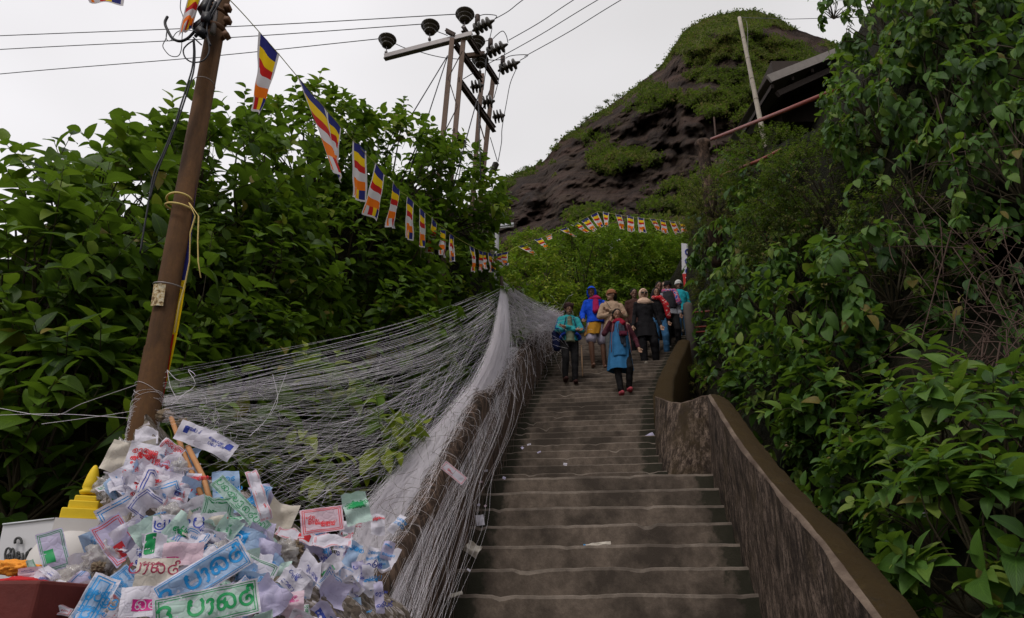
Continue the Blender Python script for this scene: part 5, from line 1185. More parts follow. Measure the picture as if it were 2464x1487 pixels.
for k in range(26):   # wrappers hanging in the sheet of threads
    f = random.random(); x = 850+random.gauss(40, 40)-90*f; y = 1260+240*f; Y = 3.9-.3*f
    paper('small faded wrapper tangled in the lower thread sheet', x, y, random.uniform(14, 34), random.uniform(30, 80), random.gauss(0, 20), Y, *random.choice(cols), frame=False, marks=2, crumple=.03, group='faded wrappers tangled in the thread sheet')
# clear plastic bags
t = NT('clear_plastic'); t.base((.55, .52, .50)); t.rough(.15, .6); tb = t.n('ShaderNodeBsdfTransparent'); ms = t.n('ShaderNodeMixShader'); ms.inputs[0].default_value = .42; t.l(tb.outputs[0], ms.inputs[1]); t.l(t.b.outputs[0], ms.inputs[2]); t.l(ms.outputs[0], t.out.inputs[0]); M['plastic'] = t.m
M['rag'] = simple('dried_flower_matter', (.20, .15, .10), .9, .6, 60, 1)
def lump(label, cx, cy, Y, rpx, mat, name, cat, sq=(1, .6, .9), amp=.35, group=None, fr=2.2):
    c = P(cx, cy, Y); r = rpx*px_m(cx, cy, Y); bm_ = bmesh.new(); bmesh.ops.create_icosphere(bm_, subdivisions=4, radius=1)
    me = bpy.data.meshes.new(name); sd_ = random.random()*50
    for v_ in bm_.verts:
        n1 = noise.fractal(v_.co*fr+Vector((sd_, 0, 0)), 1, 2, 4); n2 = abs(noise.noise(v_.co*5+Vector((0, sd_, 0)))); f = 1+amp*n1-amp*n2*.6; v_.co = Vector((v_.co.x*sq[0], v_.co.y*sq[1], v_.co.z*sq[2]))*r*f
    bm_.to_mesh(me); bm_.free(); me.polygons.foreach_set('use_smooth', [True]*len(me.polygons)); return tag(link(name, me, mat, None, c), label, cat, group)
for i, (x, y, r, lb) in enumerate([(262, 1170, 34, 'cloudy plastic bag on the left shoulder of the heap'), (300, 1085, 30, 'small clear bag left of the pole foot'), (405, 1245, 34, 'clear bag above the navy-lettered packet'), (245, 1340, 40, 'torn clear bag of brown scraps left of the lilac packet'), (180, 1395, 40, 'clear bag holding a brown disc near the red cloth'), (300, 1470, 40, 'clear bag at the bottom edge between two packets'), (680, 1330, 34, 'clear bag in the hollow right of the shield packet'), (530, 1330, 30, 'clear bag under the shield packet'), (430, 1130, 26, 'clear bag wedged beside the sticks')]):
    lump(lb, x, y, YP(x, y)+.02, r, M['plastic'], 'plastic_bag', 'bag', (1, .7, .9), .5)
for i, (x, y, r, lb) in enumerate([(395, 1000, 18, 'knot of dirty thread on the right of the pole'), (700, 1325, 28, 'brown dried garland in the right hollow of the heap'), (235, 1365, 16, 'dry petals below the torn bag'), (505, 1225, 18, 'withered flowers below the bamboo sticks'), (440, 1020, 16, 'wad of thread over the bamboo stick tip')]):
    lump(lb, x, y, YP(x, y)-.0 if y > 1050 else PY-.1, r, M['rag'], 'dried_flowers', 'flowers', (1, .7, .8), .6, fr=4)
M['bstick'] = simple('orange_bamboo', (.42, .20, .08), .6, .25, 20, .2)
mb = MB(); mb.tube([P(412, 1005, 3.6), P(440, 1085, 3.5), P(488, 1200, 3.3)], .012, 8); tag(mb.build('bamboo_stick', M['bstick'], loc=P(488, 1200, 3.3)), 'left of two orange bamboo sticks stuck in the heap', 'stick')
mb = MB(); mb.tube([P(452, 1075, 3.5), P(490, 1150, 3.38), P(510, 1220, 3.25)], .013, 8); tag(mb.build('bamboo_stick', M['bstick'], loc=P(510, 1220, 3.25)), 'right, shorter of two orange bamboo sticks stuck in the heap', 'stick')
# ================= things left of the heap =================
M['yel'] = simple('yellow_paint', (.72, .50, .015), .6, .12, 14, .15); M['wht'] = simple('whitewash', (.58, .55, .53), .8, .1, 10, .2)
Ys = 3.55; s = px_m(200, 1250, Ys)
su = thing('stupa_model', 'small stupa with stepped yellow spire and white body behind the heap', 'stupa', P(185, 1420, Ys))
c0 = P(203, 1233, Ys); rot = Matrix.Rotation(R(20), 3, 'Z')
mb = MB()
for (z_, w_, h_) in ((-8, 84, 26), (14, 64, 20), (30, 48, 14)):
    mt = MB(); mt.box(c0+Vector((0, 0, z_*s)), w_*s, w_*s, h_*s, rot); ot = mt.build('tier', M['yel'], su, False); bv = ot.modifiers.new('soft', 'BEVEL'); bv.width = .006; bv.segments = 2
mb.lathe(c0+Vector((0, 0, 42*s)), [(18*s, 0), (21*s, 3*s), (22*s, 8*s), (15*s, 12*s), (18*s, 17*s), (16*s, 30*s), (13*s, 46*s), (9*s, 60*s), (4*s, 70*s), (.5*s, 72*s)], 20); mb.build('spire', M['yel'], su)
mb = MB(); mb.box(c0+Vector((0, 0, -38*s)), 96*s, 96*s, 36*s, rot); mb.build('square_neck', M['wht'], su, False)
mb = MB(); mb.lathe(c0+Vector((0, 0, -190*s)), [(95*s, 0), (96*s, 60*s), (90*s, 95*s), (74*s, 125*s), (50*s, 142*s)], 28); mb.build('dome', M['wht'], su)
sg = thing('sign_board', 'white sign board with bold grey Sinhala letters at the left edge', 'sign', P(60, 1400, 3.9))
q = [(8, 1262), (132, 1248), (150, 1440), (-30, 1440)]; mb = MB(); v4 = [P(x, y, 3.9) for x, y in q]; mb.v += [tuple(p) for p in v4]+[tuple(p+Vector((0, .03, 0))) for p in v4]; mb.face((0, 1, 2, 3)); mb.face((7, 6, 5, 4))
for i in range(4): mb.face((i, (i+1) % 4, 4+(i+1) % 4, 4+i))
mb.build('panel', simple('white_enamel', (.62, .61, .63), .4, .06, 10, 0), sg, False)
mb = MB(); stk, tw = words(['i', 'va', 'tha']); s2_ = px_m(50, 1350, 3.89)
for st_ in stk: mb.tube([P(12+a*21, 1356-b*40, 3.885) for a, b in st_], s2_*2.6, 6)
mb.tube([P(36+a*1, 1312-b, 3.885) for a, b in A_(8, 8, 8, 10, 200, -30)], s2_*3, 6); mb.build('lettering', simple('grey_letter', (.06, .06, .06), .5, .1), sg)
mb = MB(); mb.tube([v4[0]+Vector((0, -.005, 0)), v4[1]+Vector((0, -.005, 0))], .005, 6); mb.build('frame', M['lamp'], sg)
mb = MB(); rc = P(60, 1500, 2.85); mb.box(rc, .46, .5, .27, Matrix.Rotation(R(-8), 3, 'Z')); o = mb.build('red_plinth', simple('red_painted_concrete', (.11, .018, .014), .7, .35, 12, .6), loc=rc, smooth=False); tag(o, 'chipped dark red painted plinth in the bottom left corner', 'plinth'); bv = o.modifiers.new('bevel', 'BEVEL'); bv.width = .012; bv.segments = 2
lump('bright red cloth bundle lying on the red plinth', 45, 1408, 2.75, 62, simple('red_cloth', (.42, .008, .012), .8, .25, 30, .4), 'red_cloth', 'cloth', (1.25, .8, .3), .25)
lump('orange robe cloth folded beside the red bundle', 42, 1368, 2.95, 40, simple('orange_cloth', (.75, .28, .03), .8, .25, 25, .4), 'orange_cloth', 'cloth', (1.3, .8, .45), .45)
paper('small green-edged packet on the orange cloth', 78, 1368, 44, 16, -50, 2.8, col='mint', ink='green', frame=True, seed=51)
for i, (x, y) in enumerate([(70, 1385), (105, 1395), (150, 1420), (120, 1380)]): paper('white wrapper scattered round the red cloth', x, y, 46, 28, random.uniform(-40, 40), 2.8, random.choice(['white', 'rose', 'lilac']), random.choice(['red', 'navy']), frame=False, marks=2, crumple=.03, group='white wrappers scattered round the red cloth')
paper('red-edged packet strip beside the foot of the red plinth', 150, 1470, 40, 26, -5, 2.7, ink='red', frame=True, marks=1, seed=77)
# ================= litter on the steps and wall =================
def litter(label, x, y, Y, w_, h_, ang, col, ink, **kw): paper(label, x, y, w_, h_, ang, Y, col, ink, frame=kw.pop('frame', False), crumple=kw.pop('crumple', .012), name='litter', cat='litter', **kw)
litter('yellow and blue striped wrapper lying on a step in the middle', 1437, 1310, 6.72, 66, 8, 4, 'cream', 'blue', band=(.0, .0, .08, 1), tilty=.6)
litter('white paper scrap on a step beside the flared wall', 1560, 1052, 9.6, 30, 14, 25, 'lilac', 'navy', tilty=.3)
litter('pale scrap at the left end of the second lowest step', 1098, 1430, 6.0, 30, 10, 15, 'cream', 'maroon')
litter('torn clear wrapper at the left end of a lower step', 1138, 1322, 6.6, 36, 28, -30, 'cream', 'maroon', crumple=.04)
litter('white scrap hanging by a thread beside the left wall', 1155, 1252, 7.1, 20, 26, 10, 'white', 'navy')
for i, (x, y, Y) in enumerate([(1152, 1215, 7.3), (1168, 1218, 7.3), (1170, 1133, 7.9), (1213, 1150, 8.05), (1157, 1160, 7.7), (1257, 1078, 8.7), (1273, 1070, 9), (1297, 1088, 8.8), (1360, 1117, 8.6), (1128, 1372, 6.2)]):
    litter('tiny paper scrap strewn along the left ends of the steps', x, y, Y-.03, random.uniform(5, 10), random.uniform(4, 7), random.uniform(-40, 40), random.choice(['white', 'lilac', 'rose']), 'red', group='tiny paper scraps strewn on the steps')
lump('black shoe with a red edge dropped on top of the right wall', 1955, 1248, 6.35, 22, M['cable'], 'shoe', 'shoe', (1.1, .7, .5), .2)
lump('crushed silver foil wrapper among the leaves by the wall', 2230, 1245, 5.0, 20, simple('silver_foil', (.5, .5, .52), .3, .2, 20, .4, .5, .7), 'foil_wrapper', 'litter', (1.3, .6, .6), .7)
lump('orange and white crumpled bag behind the mossy wall top', 1905, 1065, 7.3, 14, simple('orange_white_wrapper', (.6, .4, .25), .5, .5, 30, .3), 'snack_wrapper', 'litter', (1.2, .6, .8), .6)
# ================= people =================
def skin(name, c): return simple('skin_'+name, c, .5, .12, 30, .05, .35)
SK = [skin('deep', (.17, .085, .055)), skin('brown', (.27, .15, .095)), skin('tan', (.33, .19, .125))]
HAIR = simple('black_hair', (.006, .005, .005), .8, .4, 120, .3, .15)
def fabric(name, c, w_=.35):
    if name in M: return M[name]
    t = NT(name); v = t.coord(); n = t.noise(v, 9, 4, .6); f = t.noise(v, 150, 2)
    t.base(t.mix(n, tuple(x*(1-w_) for x in c), tuple(min(1, x*(1+w_*.5)) for x in c))); t.rough(.85, .15); t.bump(t.mix(.3, n, f), .6, .02); M[name] = t.m; return t.m
def remesh(o, vx=.011, disp=0.0, smooth=2):
    m = o.modifiers.new('union', 'REMESH'); m.mode = 'VOXEL'; m.voxel_size = vx; m.use_smooth_shade = True
    if disp:
        tx = bpy.data.textures.get('creases') or bpy.data.textures.new('creases', 'CLOUDS'); tx.noise_scale = .09; tx.noise_depth = 2
        dm = o.modifiers.new('creases', 'DISPLACE'); dm.texture = tx; dm.strength = disp; dm.mid_level = .5; dm.texture_coords = 'LOCAL'
    if smooth: s = o.modifiers.new('smooth', 'SMOOTH'); s.iterations = smooth; s.factor = .5
def V3(*a): return Vector(a)
class Fig:
    """figure facing -Y, feet at z=0; L is on +X"""
    def __init__(s, label, px, py, Y, H=1.7, yaw=0, skin=1, **J):
        b = P(px, py, Y); s.root = thing('person', label, 'person', b, 'people coming down the stairs'); s.root.rotation_euler = (0, 0, R(yaw)); k = H/1.72; s.root.scale = (k, k, k)
        s.sk = SK[skin]
        s.J = dict(hipL=V3(.09, 0, .90), hipR=V3(-.09, 0, .90), kneeL=V3(.10, -.02, .49), kneeR=V3(-.10, -.02, .49), ankL=V3(.10, .02, .09), ankR=V3(-.10, .02, .09), shL=V3(.168, 0, 1.395), shR=V3(-.168, 0, 1.395),
              elL=V3(.215, .03, 1.12), elR=V3(-.215, .03, 1.12), haL=V3(.215, -.06, .88), haR=V3(-.215, -.06, .88), neck=V3(0, 0, 1.47), head=V3(0, -.02, 1.60), chest=V3(0, 0, 1.25), pel=V3(0, 0, .95), look=V3(0, -1, -.15), toeL=V3(0, -1, 0), toeR=V3(0, -1, 0))
        for k2, v in J.items(): s.J[k2] = Vector(v)
        s.body()
    def add(s, mb, name, mat, rm=None, disp=0, parent=None):
        o = mb.build(name, mat, parent or s.root, True, True)
        if rm: remesh(o, rm, disp)
        return o
    def headrot(s):
        d = s.J['look'].normalized(); x = d.cross(V3(0, 0, 1)).normalized()*-1; x = V3(0, 0, 1).cross(d).normalized()*-1
        x = d.cross(V3(0, 0, 1)).normalized(); z = x.cross(d); return Matrix((-x, -d, z)).transposed() if False else Matrix((x, d*-1, z)).transposed() if False else Matrix(((x.x*-1, -d.x, z.x), (x.y*-1, -d.y, z.y), (x.z*-1, -d.z, z.z)))
    def body(s):
        J = s.J; mb = MB(); h = J['head']; rt = s.headrot()
        hp = lambda x, y, z: h + rt @ V3(x, y, z)
        mb.ell(h+rt@V3(0, .012, .02), .075, .092, .10, 16, 12, rt); mb.ell(hp(0, -.025, -.055), .052, .060, .058, 12, 10, rt)   # skull, jaw
        mb.ell(hp(0, -.098, -.012), .013, .02, .026, 8, 6, rt); mb.ell(hp(0, -.082, -.055), .024, .012, .013, 8, 6, rt); mb.ell(hp(0, -.075, -.095), .02, .016, .016, 8, 6, rt)
        for e in (-1, 1): mb.ell(hp(e*.078, .012, -.005), .010, .020, .032, 8, 6, rt)
        mb.cap(J['neck']-V3(0, 0, .05), h-V3(0, -.01, .06), .052, .046)
        mb.rings([(0, 0, 1.44, .07, .05), (J['chest'].x, J['chest'].y, 1.40, .15, .09), (J['chest'].x, J['chest'].y, 1.26, .155, .105), (J['pel'].x*.5, 0, 1.08, .125, .09), (J['pel'].x, J['pel'].y, .95, .15, .105), (J['pel'].x, J['pel'].y, .86, .13, .10)])
        for e in 'LR':
            mb.cap(J['sh'+e], J['el'+e], .046, .036); mb.cap(J['el'+e], J['ha'+e], .037, .026)
            mb.cap(J['hip'+e], J['knee'+e], .082, .056); k, a = J['knee'+e], J['ank'+e]; m_ = k.lerp(a, .3); mb.cap(k, m_, .054, .056); mb.cap(m_, a, .056, .036)
            t = J['toe'+e].normalized(); mb.cap(a+V3(0, 0, -.045)-t*.03, a+V3(0, 0, -.06)+t*.13, .034, .028)
            hd = (J['ha'+e]-J['el'+e]).normalized(); w_ = J['ha'+e]; sx = hd.cross(V3(0, 1, 0)); sx = sx.normalized() if sx.length > .2 else V3(0, 0, 1); pl = w_+hd*.05; mb.cap(w_, pl+hd*.02, .026, .030)
            for q in range(4):
                o_ = sx*(.026-.017*q); fl = (.062, .070, .066, .052)[q]; a1 = pl+hd*.035+o_; b1 = a1+hd*fl*.5+V3(0, -.006, 0); c1 = b1+hd*fl*.4+V3(0, -.022, 0); mb.cap(a1, b1, .0095, .009, 7); mb.cap(b1, c1, .009, .008, 7)
            tb = w_+hd*.03+sx*.03; mb.cap(tb, tb+hd*.03+sx*.022+V3(0, -.01, 0), .0105, .0095, 7); mb.cap(tb+hd*.03+sx*.022+V3(0, -.01, 0), tb+hd*.055+sx*.02+V3(0, -.02, 0), .0095, .0085, 7)
        s.b = s.add(mb, 'body', s.sk, .0075)
        for e in (-1, 1):
            m2 = MB(); m2.ell(hp(e*.031, -.083, .012), .012, .0075, .0055, 8, 6, rt); m2.ell(hp(e*.031, -.090, .012), .006, .004, .006, 8, 6, rt, 1); s.add(m2, 'eye', [simple('eye_white', (.30, .27, .25), .3, .05, 5, 0), HAIR])
            m2 = MB(); m2.tube([hp(e*.014, -.092, .030), hp(e*.032, -.093, .036), hp(e*.050, -.080, .030)], .0045, 5); s.add(m2, 'eyebrow', HAIR)
        m2 = MB(); m2.ell(hp(0, -.093, -.054), .022, .006, .006, 8, 6, rt); s.add(m2, 'mouth', simple('lips', (.12, .03, .03), .5, .1, 10, 0))
        s.hp = hp; s.rt = rt
    def hair(s, long=0.0, mat=None, puff=0.0):
        mb = MB(); hp, rt = s.hp, s.rt
        mb.ell(hp(0, .026, .045), .084+puff, .092+puff, .092+puff, 16, 12, rt); mb.ell(hp(0, .06, -.02), .074+puff, .06, .08, 14, 10, rt)
        if puff: 
            for q in range(14): a = q*2.4; mb.ell(hp(.085*math.cos(a), .03+.07*math.sin(a), .06+.04*math.cos(q)), .028, .028, .03, 8, 6)
        if long: mb.cap(hp(.05, .05, -.03), hp(.07, .05, -.03-long), .035, .02); mb.cap(hp(-.05, .05, -.03), hp(-.07, .05, -.03-long), .035, .02); mb.cap(hp(0, .07, 0), hp(0, .09, -long), .07, .04)
        return s.add(mb, 'hair', mat or HAIR, .010, .012)
    def trousers(s, mat, to=1.0, r=1.0, name='trousers'):
        J = s.J; mb = MB(); mb.rings([(J['pel'].x, J['pel'].y, 1.00, .155, .115), (J['pel'].x, J['pel'].y, .93, .17, .13), (J['pel'].x, J['pel'].y, .84, .165, .125), (J['pel'].x, J['pel'].y, .80, .12, .1)])
        for e in 'LR':
            k, a = J['knee'+e], J['ank'+e]
            if to <= .5: k2 = J['hip'+e].lerp(k, to*2); mb.cap(J['hip'+e], k2, .10*r, .095*r)
            else: mb.cap(J['hip'+e], k, .094*r, .070*r); mb.cap(k, k.lerp(a, (to-.5)*2)+V3(0, 0, .03), .070*r, .054*r)
        return s.add(mb, name, mat, .011, .022)
    def top(s, mat, hem=.86, sleeve=1.0, r=1.0, name='jacket', puff=1.0):
        J = s.J; c, p = J['chest'], J['pel']; mb = MB(); mb.rings([(J['neck'].x, J['neck'].y, 1.475, .065, .06), (c.x, c.y, 1.44, .15, .085), (c.x, c.y, 1.38, .160*r, .108*r), (c.x, c.y, 1.26, .162*r, .128*r), (p.x*.5+c.x*.5, c.y, 1.08, .146*r, .120*r), (p.x, p.y, .95, .166*r, .135*r), (p.x, p.y, hem, .172*r, .14*r), (p.x, p.y, hem-.01, .15*r, .11*r)])
        for e in 'LR':
            mb.cap(J['sh'+e]-V3(0, 0, .015), J['el'+e], .058*puff, .049*puff); w_ = J['el'+e].lerp(J['ha'+e], sleeve); mb.cap(J['el'+e], w_, .049*puff, .040*puff)
        return s.add(mb, name, mat, .011, .025)
    def skirt(s, mat, z0=1.0, hem=.5, rx=.24, ry=.18, name='skirt', dx=0, dy=0):
        J = s.J; p = J['pel']; mb = MB(); rows = []; n = 40
        for i in range(9):
            f = i/8; z = z0+(hem-z0)*f; row = []
            for j in range(n):
                a = 2*math.pi*j/n; rr = 1+.09*f*math.sin(a*7+1)+.05*f*math.sin(a*3)
                row.append((p.x+dx*f+(.165+(rx-.165)*f)*math.cos(a)*rr, p.y+dy*f+(.125+(ry-.125)*f)*math.sin(a)*rr, z+.012*math.sin(a*5)*f))
            rows.append(row)
        mb.grid(rows, 0, None, True); return s.add(mb, name, mat)
    def shoes(s, mat, sole=None):
        for e in 'LR':
            a = s.J['ank'+e]; t = s.J['toe'+e].normalized(); mb = MB(); mb.cap(a+V3(0, 0, -.02)-t*.02, a+V3(0, 0, -.045)+t*.05, .048, .046); mb.cap(a+V3(0, 0, -.05)-t*.03, a+V3(0, 0, -.055)+t*.15, .042, .040); mb.cap(a+V3(.02, 0, -.06)-t*.03, a+V3(.015, 0, -.06)+t*.14, .03, .03); s.add(mb, 'shoe', mat, .009)
    def scarf(s, mat, ends=((.05, 1.1),), r=.045, name='scarf'):
        J = s.J; c = J['neck']; mb = MB()
        for q in range(2): mb.tube([c+V3(.085*math.cos(a)*(1+.25*q), -.01+.08*math.sin(a)*(1+.25*q)-.01*q, -.01-.035*q+.018*math.sin(a)*-1) for a in np.linspace(0, 2*math.pi, 20)], r*.8, 8)
        for (x, z) in ends: mb.cap(c+V3(x*.5, -.10, -.05), V3(c.x+x, c.y-.16, z), r*.9, r*1.1); mb.cap(c+V3(x*.5+.03, -.10, -.05), V3(c.x+x+.045, c.y-.155, z+.03), r*.8, r*.9)
        return s.add(mb, name, mat, .010, .015)
    def cover(s, mat, name='hood', up=.0, drape=True, back=.03):
        """hood or hijab: shell round the head, face open"""
        mb = MB(); hp, rt = s.hp, s.rt; rows = []
        for i in range(15):
            th = -1.25 + 2.75*i/14     # from chin round over crown: polar sweep from front opening to the back
            row = []
            f = i/14; yo = -.050+.165*f; rr = .108*math.sqrt(max(.02, 1-((f-.45)/.62)**2)) + (.012 if i == 0 else 0)
            for j in range(24):
                a = 2*math.pi*j/24; row.append(hp(rr*.92*math.cos(a), yo, .005+rr*1.18*math.sin(a)+(.02*f if math.sin(a) > 0 else -.035*f)))
            rows.append(row)
        mb.grid(rows, 0, None, True); k = len(mb.v); mb.face(tuple(range(k-24, k)))
        o = s.add(mb, name, mat); sm = o.modifiers.new('thick', 'SOLIDIFY'); sm.thickness = .012; sm.offset = 1
        if drape:
            m2 = MB(); c = s.J['neck']; m2.rings([(c.x, c.y+.03, 1.53, .075, .07), (c.x, c.y, 1.49, .11, .105), (c.x, c.y-.01, 1.43, .16, .125), (c.x, c.y-.01, 1.37, .15, .13), (c.x, c.y-.01, 1.33, .09, .10)]); s.add(m2, name+'_drape', mat, .011, .02)
        return o
    def beanie(s, mat, name='beanie', low=.02):
        mb = MB(); hp, rt = s.hp, s.rt; mb.ell(hp(0, .012, .055), .088, .103, .085, 16, 12, rt); s.add(mb, name, mat, .010, .008); m2 = MB(); m2.tube([hp(.084*math.cos(a), .01+.10*math.sin(a), low+.01+.006*math.sin(a)) for a in np.linspace(0, 2*math.pi, 24)], .017, 8); s.add(m2, 'brim', mat)
    def strap(s, pts, r, mat, name='strap', flat=.35):
        mb = MB(); mb.tube([V3(*p) for p in pts], r, 6, 0, True, flat); return s.add(mb, name, mat)
F_ = fabric
# 1 man, teal tracksuit jacket, arms crossed
p = Fig('person in a turquoise track jacket with crossed arms, head bowed, black trousers', 1374, 927, 12.3, 1.63, 4, 1, head=(.0, -.07, 1.585), look=(.05, -1, -.3), elL=(.25, -.05, 1.13), elR=(-.25, -.05, 1.13), haL=(-.10, -.20, 1.14), haR=(.10, -.18, 1.09), kneeR=(-.10, -.10, .52), ankR=(-.11, -.03, .14), kneeL=(.09, -.03, .49), ankL=(.08, .0, .09))
p.hair(0, simple('dark_red_brown_hair', (.03, .010, .010), .85, .4, 90, .5), .012); p.trousers(F_('black_cloth', (.012, .011, .012)), 1, 1.05); tq = F_('turquoise_cloth', (.035, .33, .36)); p.top(tq, .90, .92, 1.06, puff=1.12)
mb = MB(); mb.rings([(0, -.06, 1.40, .05, .10), (0, -.06, 1.2, .075, .105), (0, -.06, 1.0, .10, .115), (0, -.06, .86, .11, .12), (0, -.06, .85, .09, .1)]); p.add(mb, 'shirt', F_('olive_shirt', (.16, .18, .12)), .011, .015)
for e in (-1, 1): p.strap([(e*.10, -.165, 1.02), (e*.155, -.15, .99), (e*.19, -.11, .95), (e*.185, -.12, .91)], .055, F_('royal_blue_cloth', (.012, .04, .30)), 'blue_panel', .5); p.strap([(e*.19, -.02, 1.44), (e*.245, -.06, 1.30), (e*.295, -.085, 1.15), (e*.22, -.15, 1.12)], .012, F_('royal_blue_cloth', (.012, .04, .30)), 'stripe'); p.strap([(e*.07, -.14, 1.38), (e*.11, -.165, 1.2), (e*.125, -.17, 1.05), (e*.13, -.165, .9)], .015, F_('navy_cloth', (.01, .015, .06)), 'lapel')
mb = MB(); mb.cap((-.24, .10, 1.10), (-.24, .10, .82), .10, .09); p.add(mb, 'backpack', F_('navy_cloth', (.01, .015, .06)), .012, .01); p.shoes(F_('dark_brown_leather', (.05, .02, .018)))
mb = MB(); a = P(1402, 905, 12.35); mb.tube([a, a+Vector((.0, .02, .62))], .013, 8); tag(mb.build('walking_stick', simple('pale_wood', (.42, .27, .16), .7, .2, 20), loc=a), 'pale wooden walking stick standing beside the turquoise jacket', 'stick')
# 2 man, blue hoodie, pink scarf, shorts
p = Fig('person in a bright blue hooded sweater with a pink scarf, pale shorts and bare legs', 1440, 888, 13.25, 1.80, 2, 0, head=(-.07, -.07, 1.575), look=(-.3, -1, -.3), chest=(-.01, -.0, 1.25), haR=(-.27, -.12, .98), elR=(-.26, .02, 1.14), elL=(.28, .03, 1.14), haL=(.22, -.05, .93), kneeR=(-.13, -.10, .50), ankR=(-.10, .0, .11), kneeL=(.11, -.03, .49), ankL=(.13, .05, .09))
bl = F_('cobalt_fleece', (.008, .075, .62)); p.trousers(F_('pale_lilac_shorts', (.36, .32, .40)), .40, 1.12, 'shorts'); p.top(bl, .93, .90, 1.14, puff=1.2); p.cover(bl, 'hood', drape=True); p.strap([tuple(p.hp(.07*math.cos(a), .01-.088*math.sin(a), .075)) for a in np.linspace(.1, 3.04, 10)], .022, F_('grey_knit', (.06, .07, .08)), 'cap', .4); p.scarf(F_('pink_cloth', (.38, .012, .09)), ((-.03, 1.14),), .05)
p.skirt(F_('mustard_cloth', (.42, .20, .02)), .97, .66, .15, .13, 'waist_cloth', -.09, -.06)
# 3 man beige hoodie brown beanie
p = Fig('person in a beige hooded top and brown knitted cap looking to the side, arms folded', 1482, 897, 13.0, 1.78, 0, 1, look=(-1, -.35, -.02), elL=(.24, -.04, 1.15), elR=(-.26, -.04, 1.13), haL=(-.08, -.19, 1.20), haR=(.08, -.17, 1.14), ankL=(.12, .06, .09))
bg_ = F_('beige_fleece', (.42, .29, .20)); p.trousers(F_('grey_trousers', (.10, .10, .10)), 1); p.top(bg_, .88, .93, 1.1, puff=1.15); p.beanie(F_('rust_knit', (.30, .13, .065))); p.hair(); p.shoes(F_('pink_shoe', (.35, .08, .10)))
mb = MB(); mb.tube([(-.11, .0, 1.46), (-.08, .11, 1.47), (.08, .11, 1.47), (.11, 0, 1.46)], .04, 8); p.add(mb, 'hood', bg_, .012); p.strap([(-.13, -.14, 1.42), (-.02, -.17, 1.2), (.10, -.15, 1.0)], .012, HAIR)
# 4 girl on the phone
p = Fig('person in front talking on a phone, wearing denim blue tunic, maroon cardigan, pink shoes', 1500, 955, 11.5, 1.62, 0, 1, head=(-.02, -.03, 1.60), look=(-.02, -1, -.1), elR=(-.29, -.06, 1.20), haR=(-.165, -.05, 1.46), elL=(.30, .03, 1.14), haL=(.33, -.08, .92), kneeL=(.13, -.12, .52), ankL=(.12, .02, .17), kneeR=(-.07, -.02, .47), ankR=(-.04, -.02, .09))
dn = F_('denim_blue', (.035, .16, .34)); p.trousers(F_('black_cloth', (.012, .011, .012)), 1, 1.02, 'leggings'); p.skirt(dn, 1.25, .50, .23, .17, 'tunic', -.02, -.01); mr = F_('maroon_knit', (.075, .018, .028)); p.top(mr, .80, .95, 1.02, name='cardigan')
mb = MB(); mb.rings([(-.02, -.07, 1.42, .06, .10), (-.02, -.075, 1.2, .10, .105), (-.02, -.07, 1.0, .13, .125), (-.02, -.06, .74, .15, .135), (-.02, -.05, .72, .12, .1)]); p.add(mb, 'tunic_front', dn, .011, .01)
for e in (-1, 1): p.strap([(e*.12, -.14, 1.38), (e*.155, -.15, 1.2), (e*.175, -.15, 1.0), (e*.185, -.15, .80)], .013, F_('dusty_pink_trim', (.26, .10, .11)), 'cardigan_edge')
p.hair(); p.scarf(F_('crimson_cloth', (.24, .008, .025)), ((.03, 1.36),), .046)
mb = MB(); mb.cap((.0, -.17, 1.34), (.02, -.19, .98), .042, .038); mb.cap((.05, -.165, 1.30), (.06, -.19, .92), .034, .03); p.add(mb, 'shawl', F_('grey_check_shawl', (.05, .055, .075), .6), .011, .02)
mb = MB(); mb.box((.03, -.26, 1.13), .15, .05, .09); mb.box((.03, -.288, 1.12), .10, .02, .05); ob = p.add(mb, 'bag', F_('wine_bag', (.10, .015, .035))); bv = ob.modifiers.new('b', 'BEVEL'); bv.width = .02; bv.segments = 3
for e in (-1, 1): p.strap([(.03+e*.09, -.26, 1.15), (.03+e*.10, -.20, 1.28), (e*.07, -.11, 1.44)], .008, F_('wine_bag', (.10, .015, .035)))
mb = MB(); mb.box((-.115, -.075, 1.58), .015, .05, .13); p.add(mb, 'phone', HAIR); p.shoes(F_('coral_canvas', (.40, .07, .09)))
# 5 woman in black, beige hijab, sunglasses
p = Fig('person all in black with a beige headscarf and dark sunglasses', 1563, 884, 13.55, 1.76, 0, 2, haL=(.29, -.06, .88), elL=(.26, .03, 1.12), haR=(-.28, -.08, .86), kneeL=(.12, -.08, .50), ankL=(.16, .04, .12), ankR=(-.09, 0, .09))
bk = F_('black_cotton', (.010, .009, .011)); p.trousers(bk, 1, 1.3); p.top(bk, .80, .93, 1.05, name='tunic'); p.skirt(bk, 1.0, .62, .24, .18, 'tunic_hem'); hj = F_('beige_scarf', (.62, .42, .31)); p.cover(hj, 'headscarf'); p.shoes(F_('greige_shoe', (.25, .22, .18)))
mb = MB(); 
for e in (-1, 1): mb.ell(p.hp(e*.034, -.098, .012), .031, .009, .022, 12, 8, p.rt)
mb.tube([p.hp(-.075, -.05, .02), p.hp(-.05, -.095, .02), p.hp(.05, -.095, .02), p.hp(.075, -.05, .02)], .004, 5); p.add(mb, 'sunglasses', simple('dark_lens', (.01, .008, .008), .4, .1, 5, 0, .3))
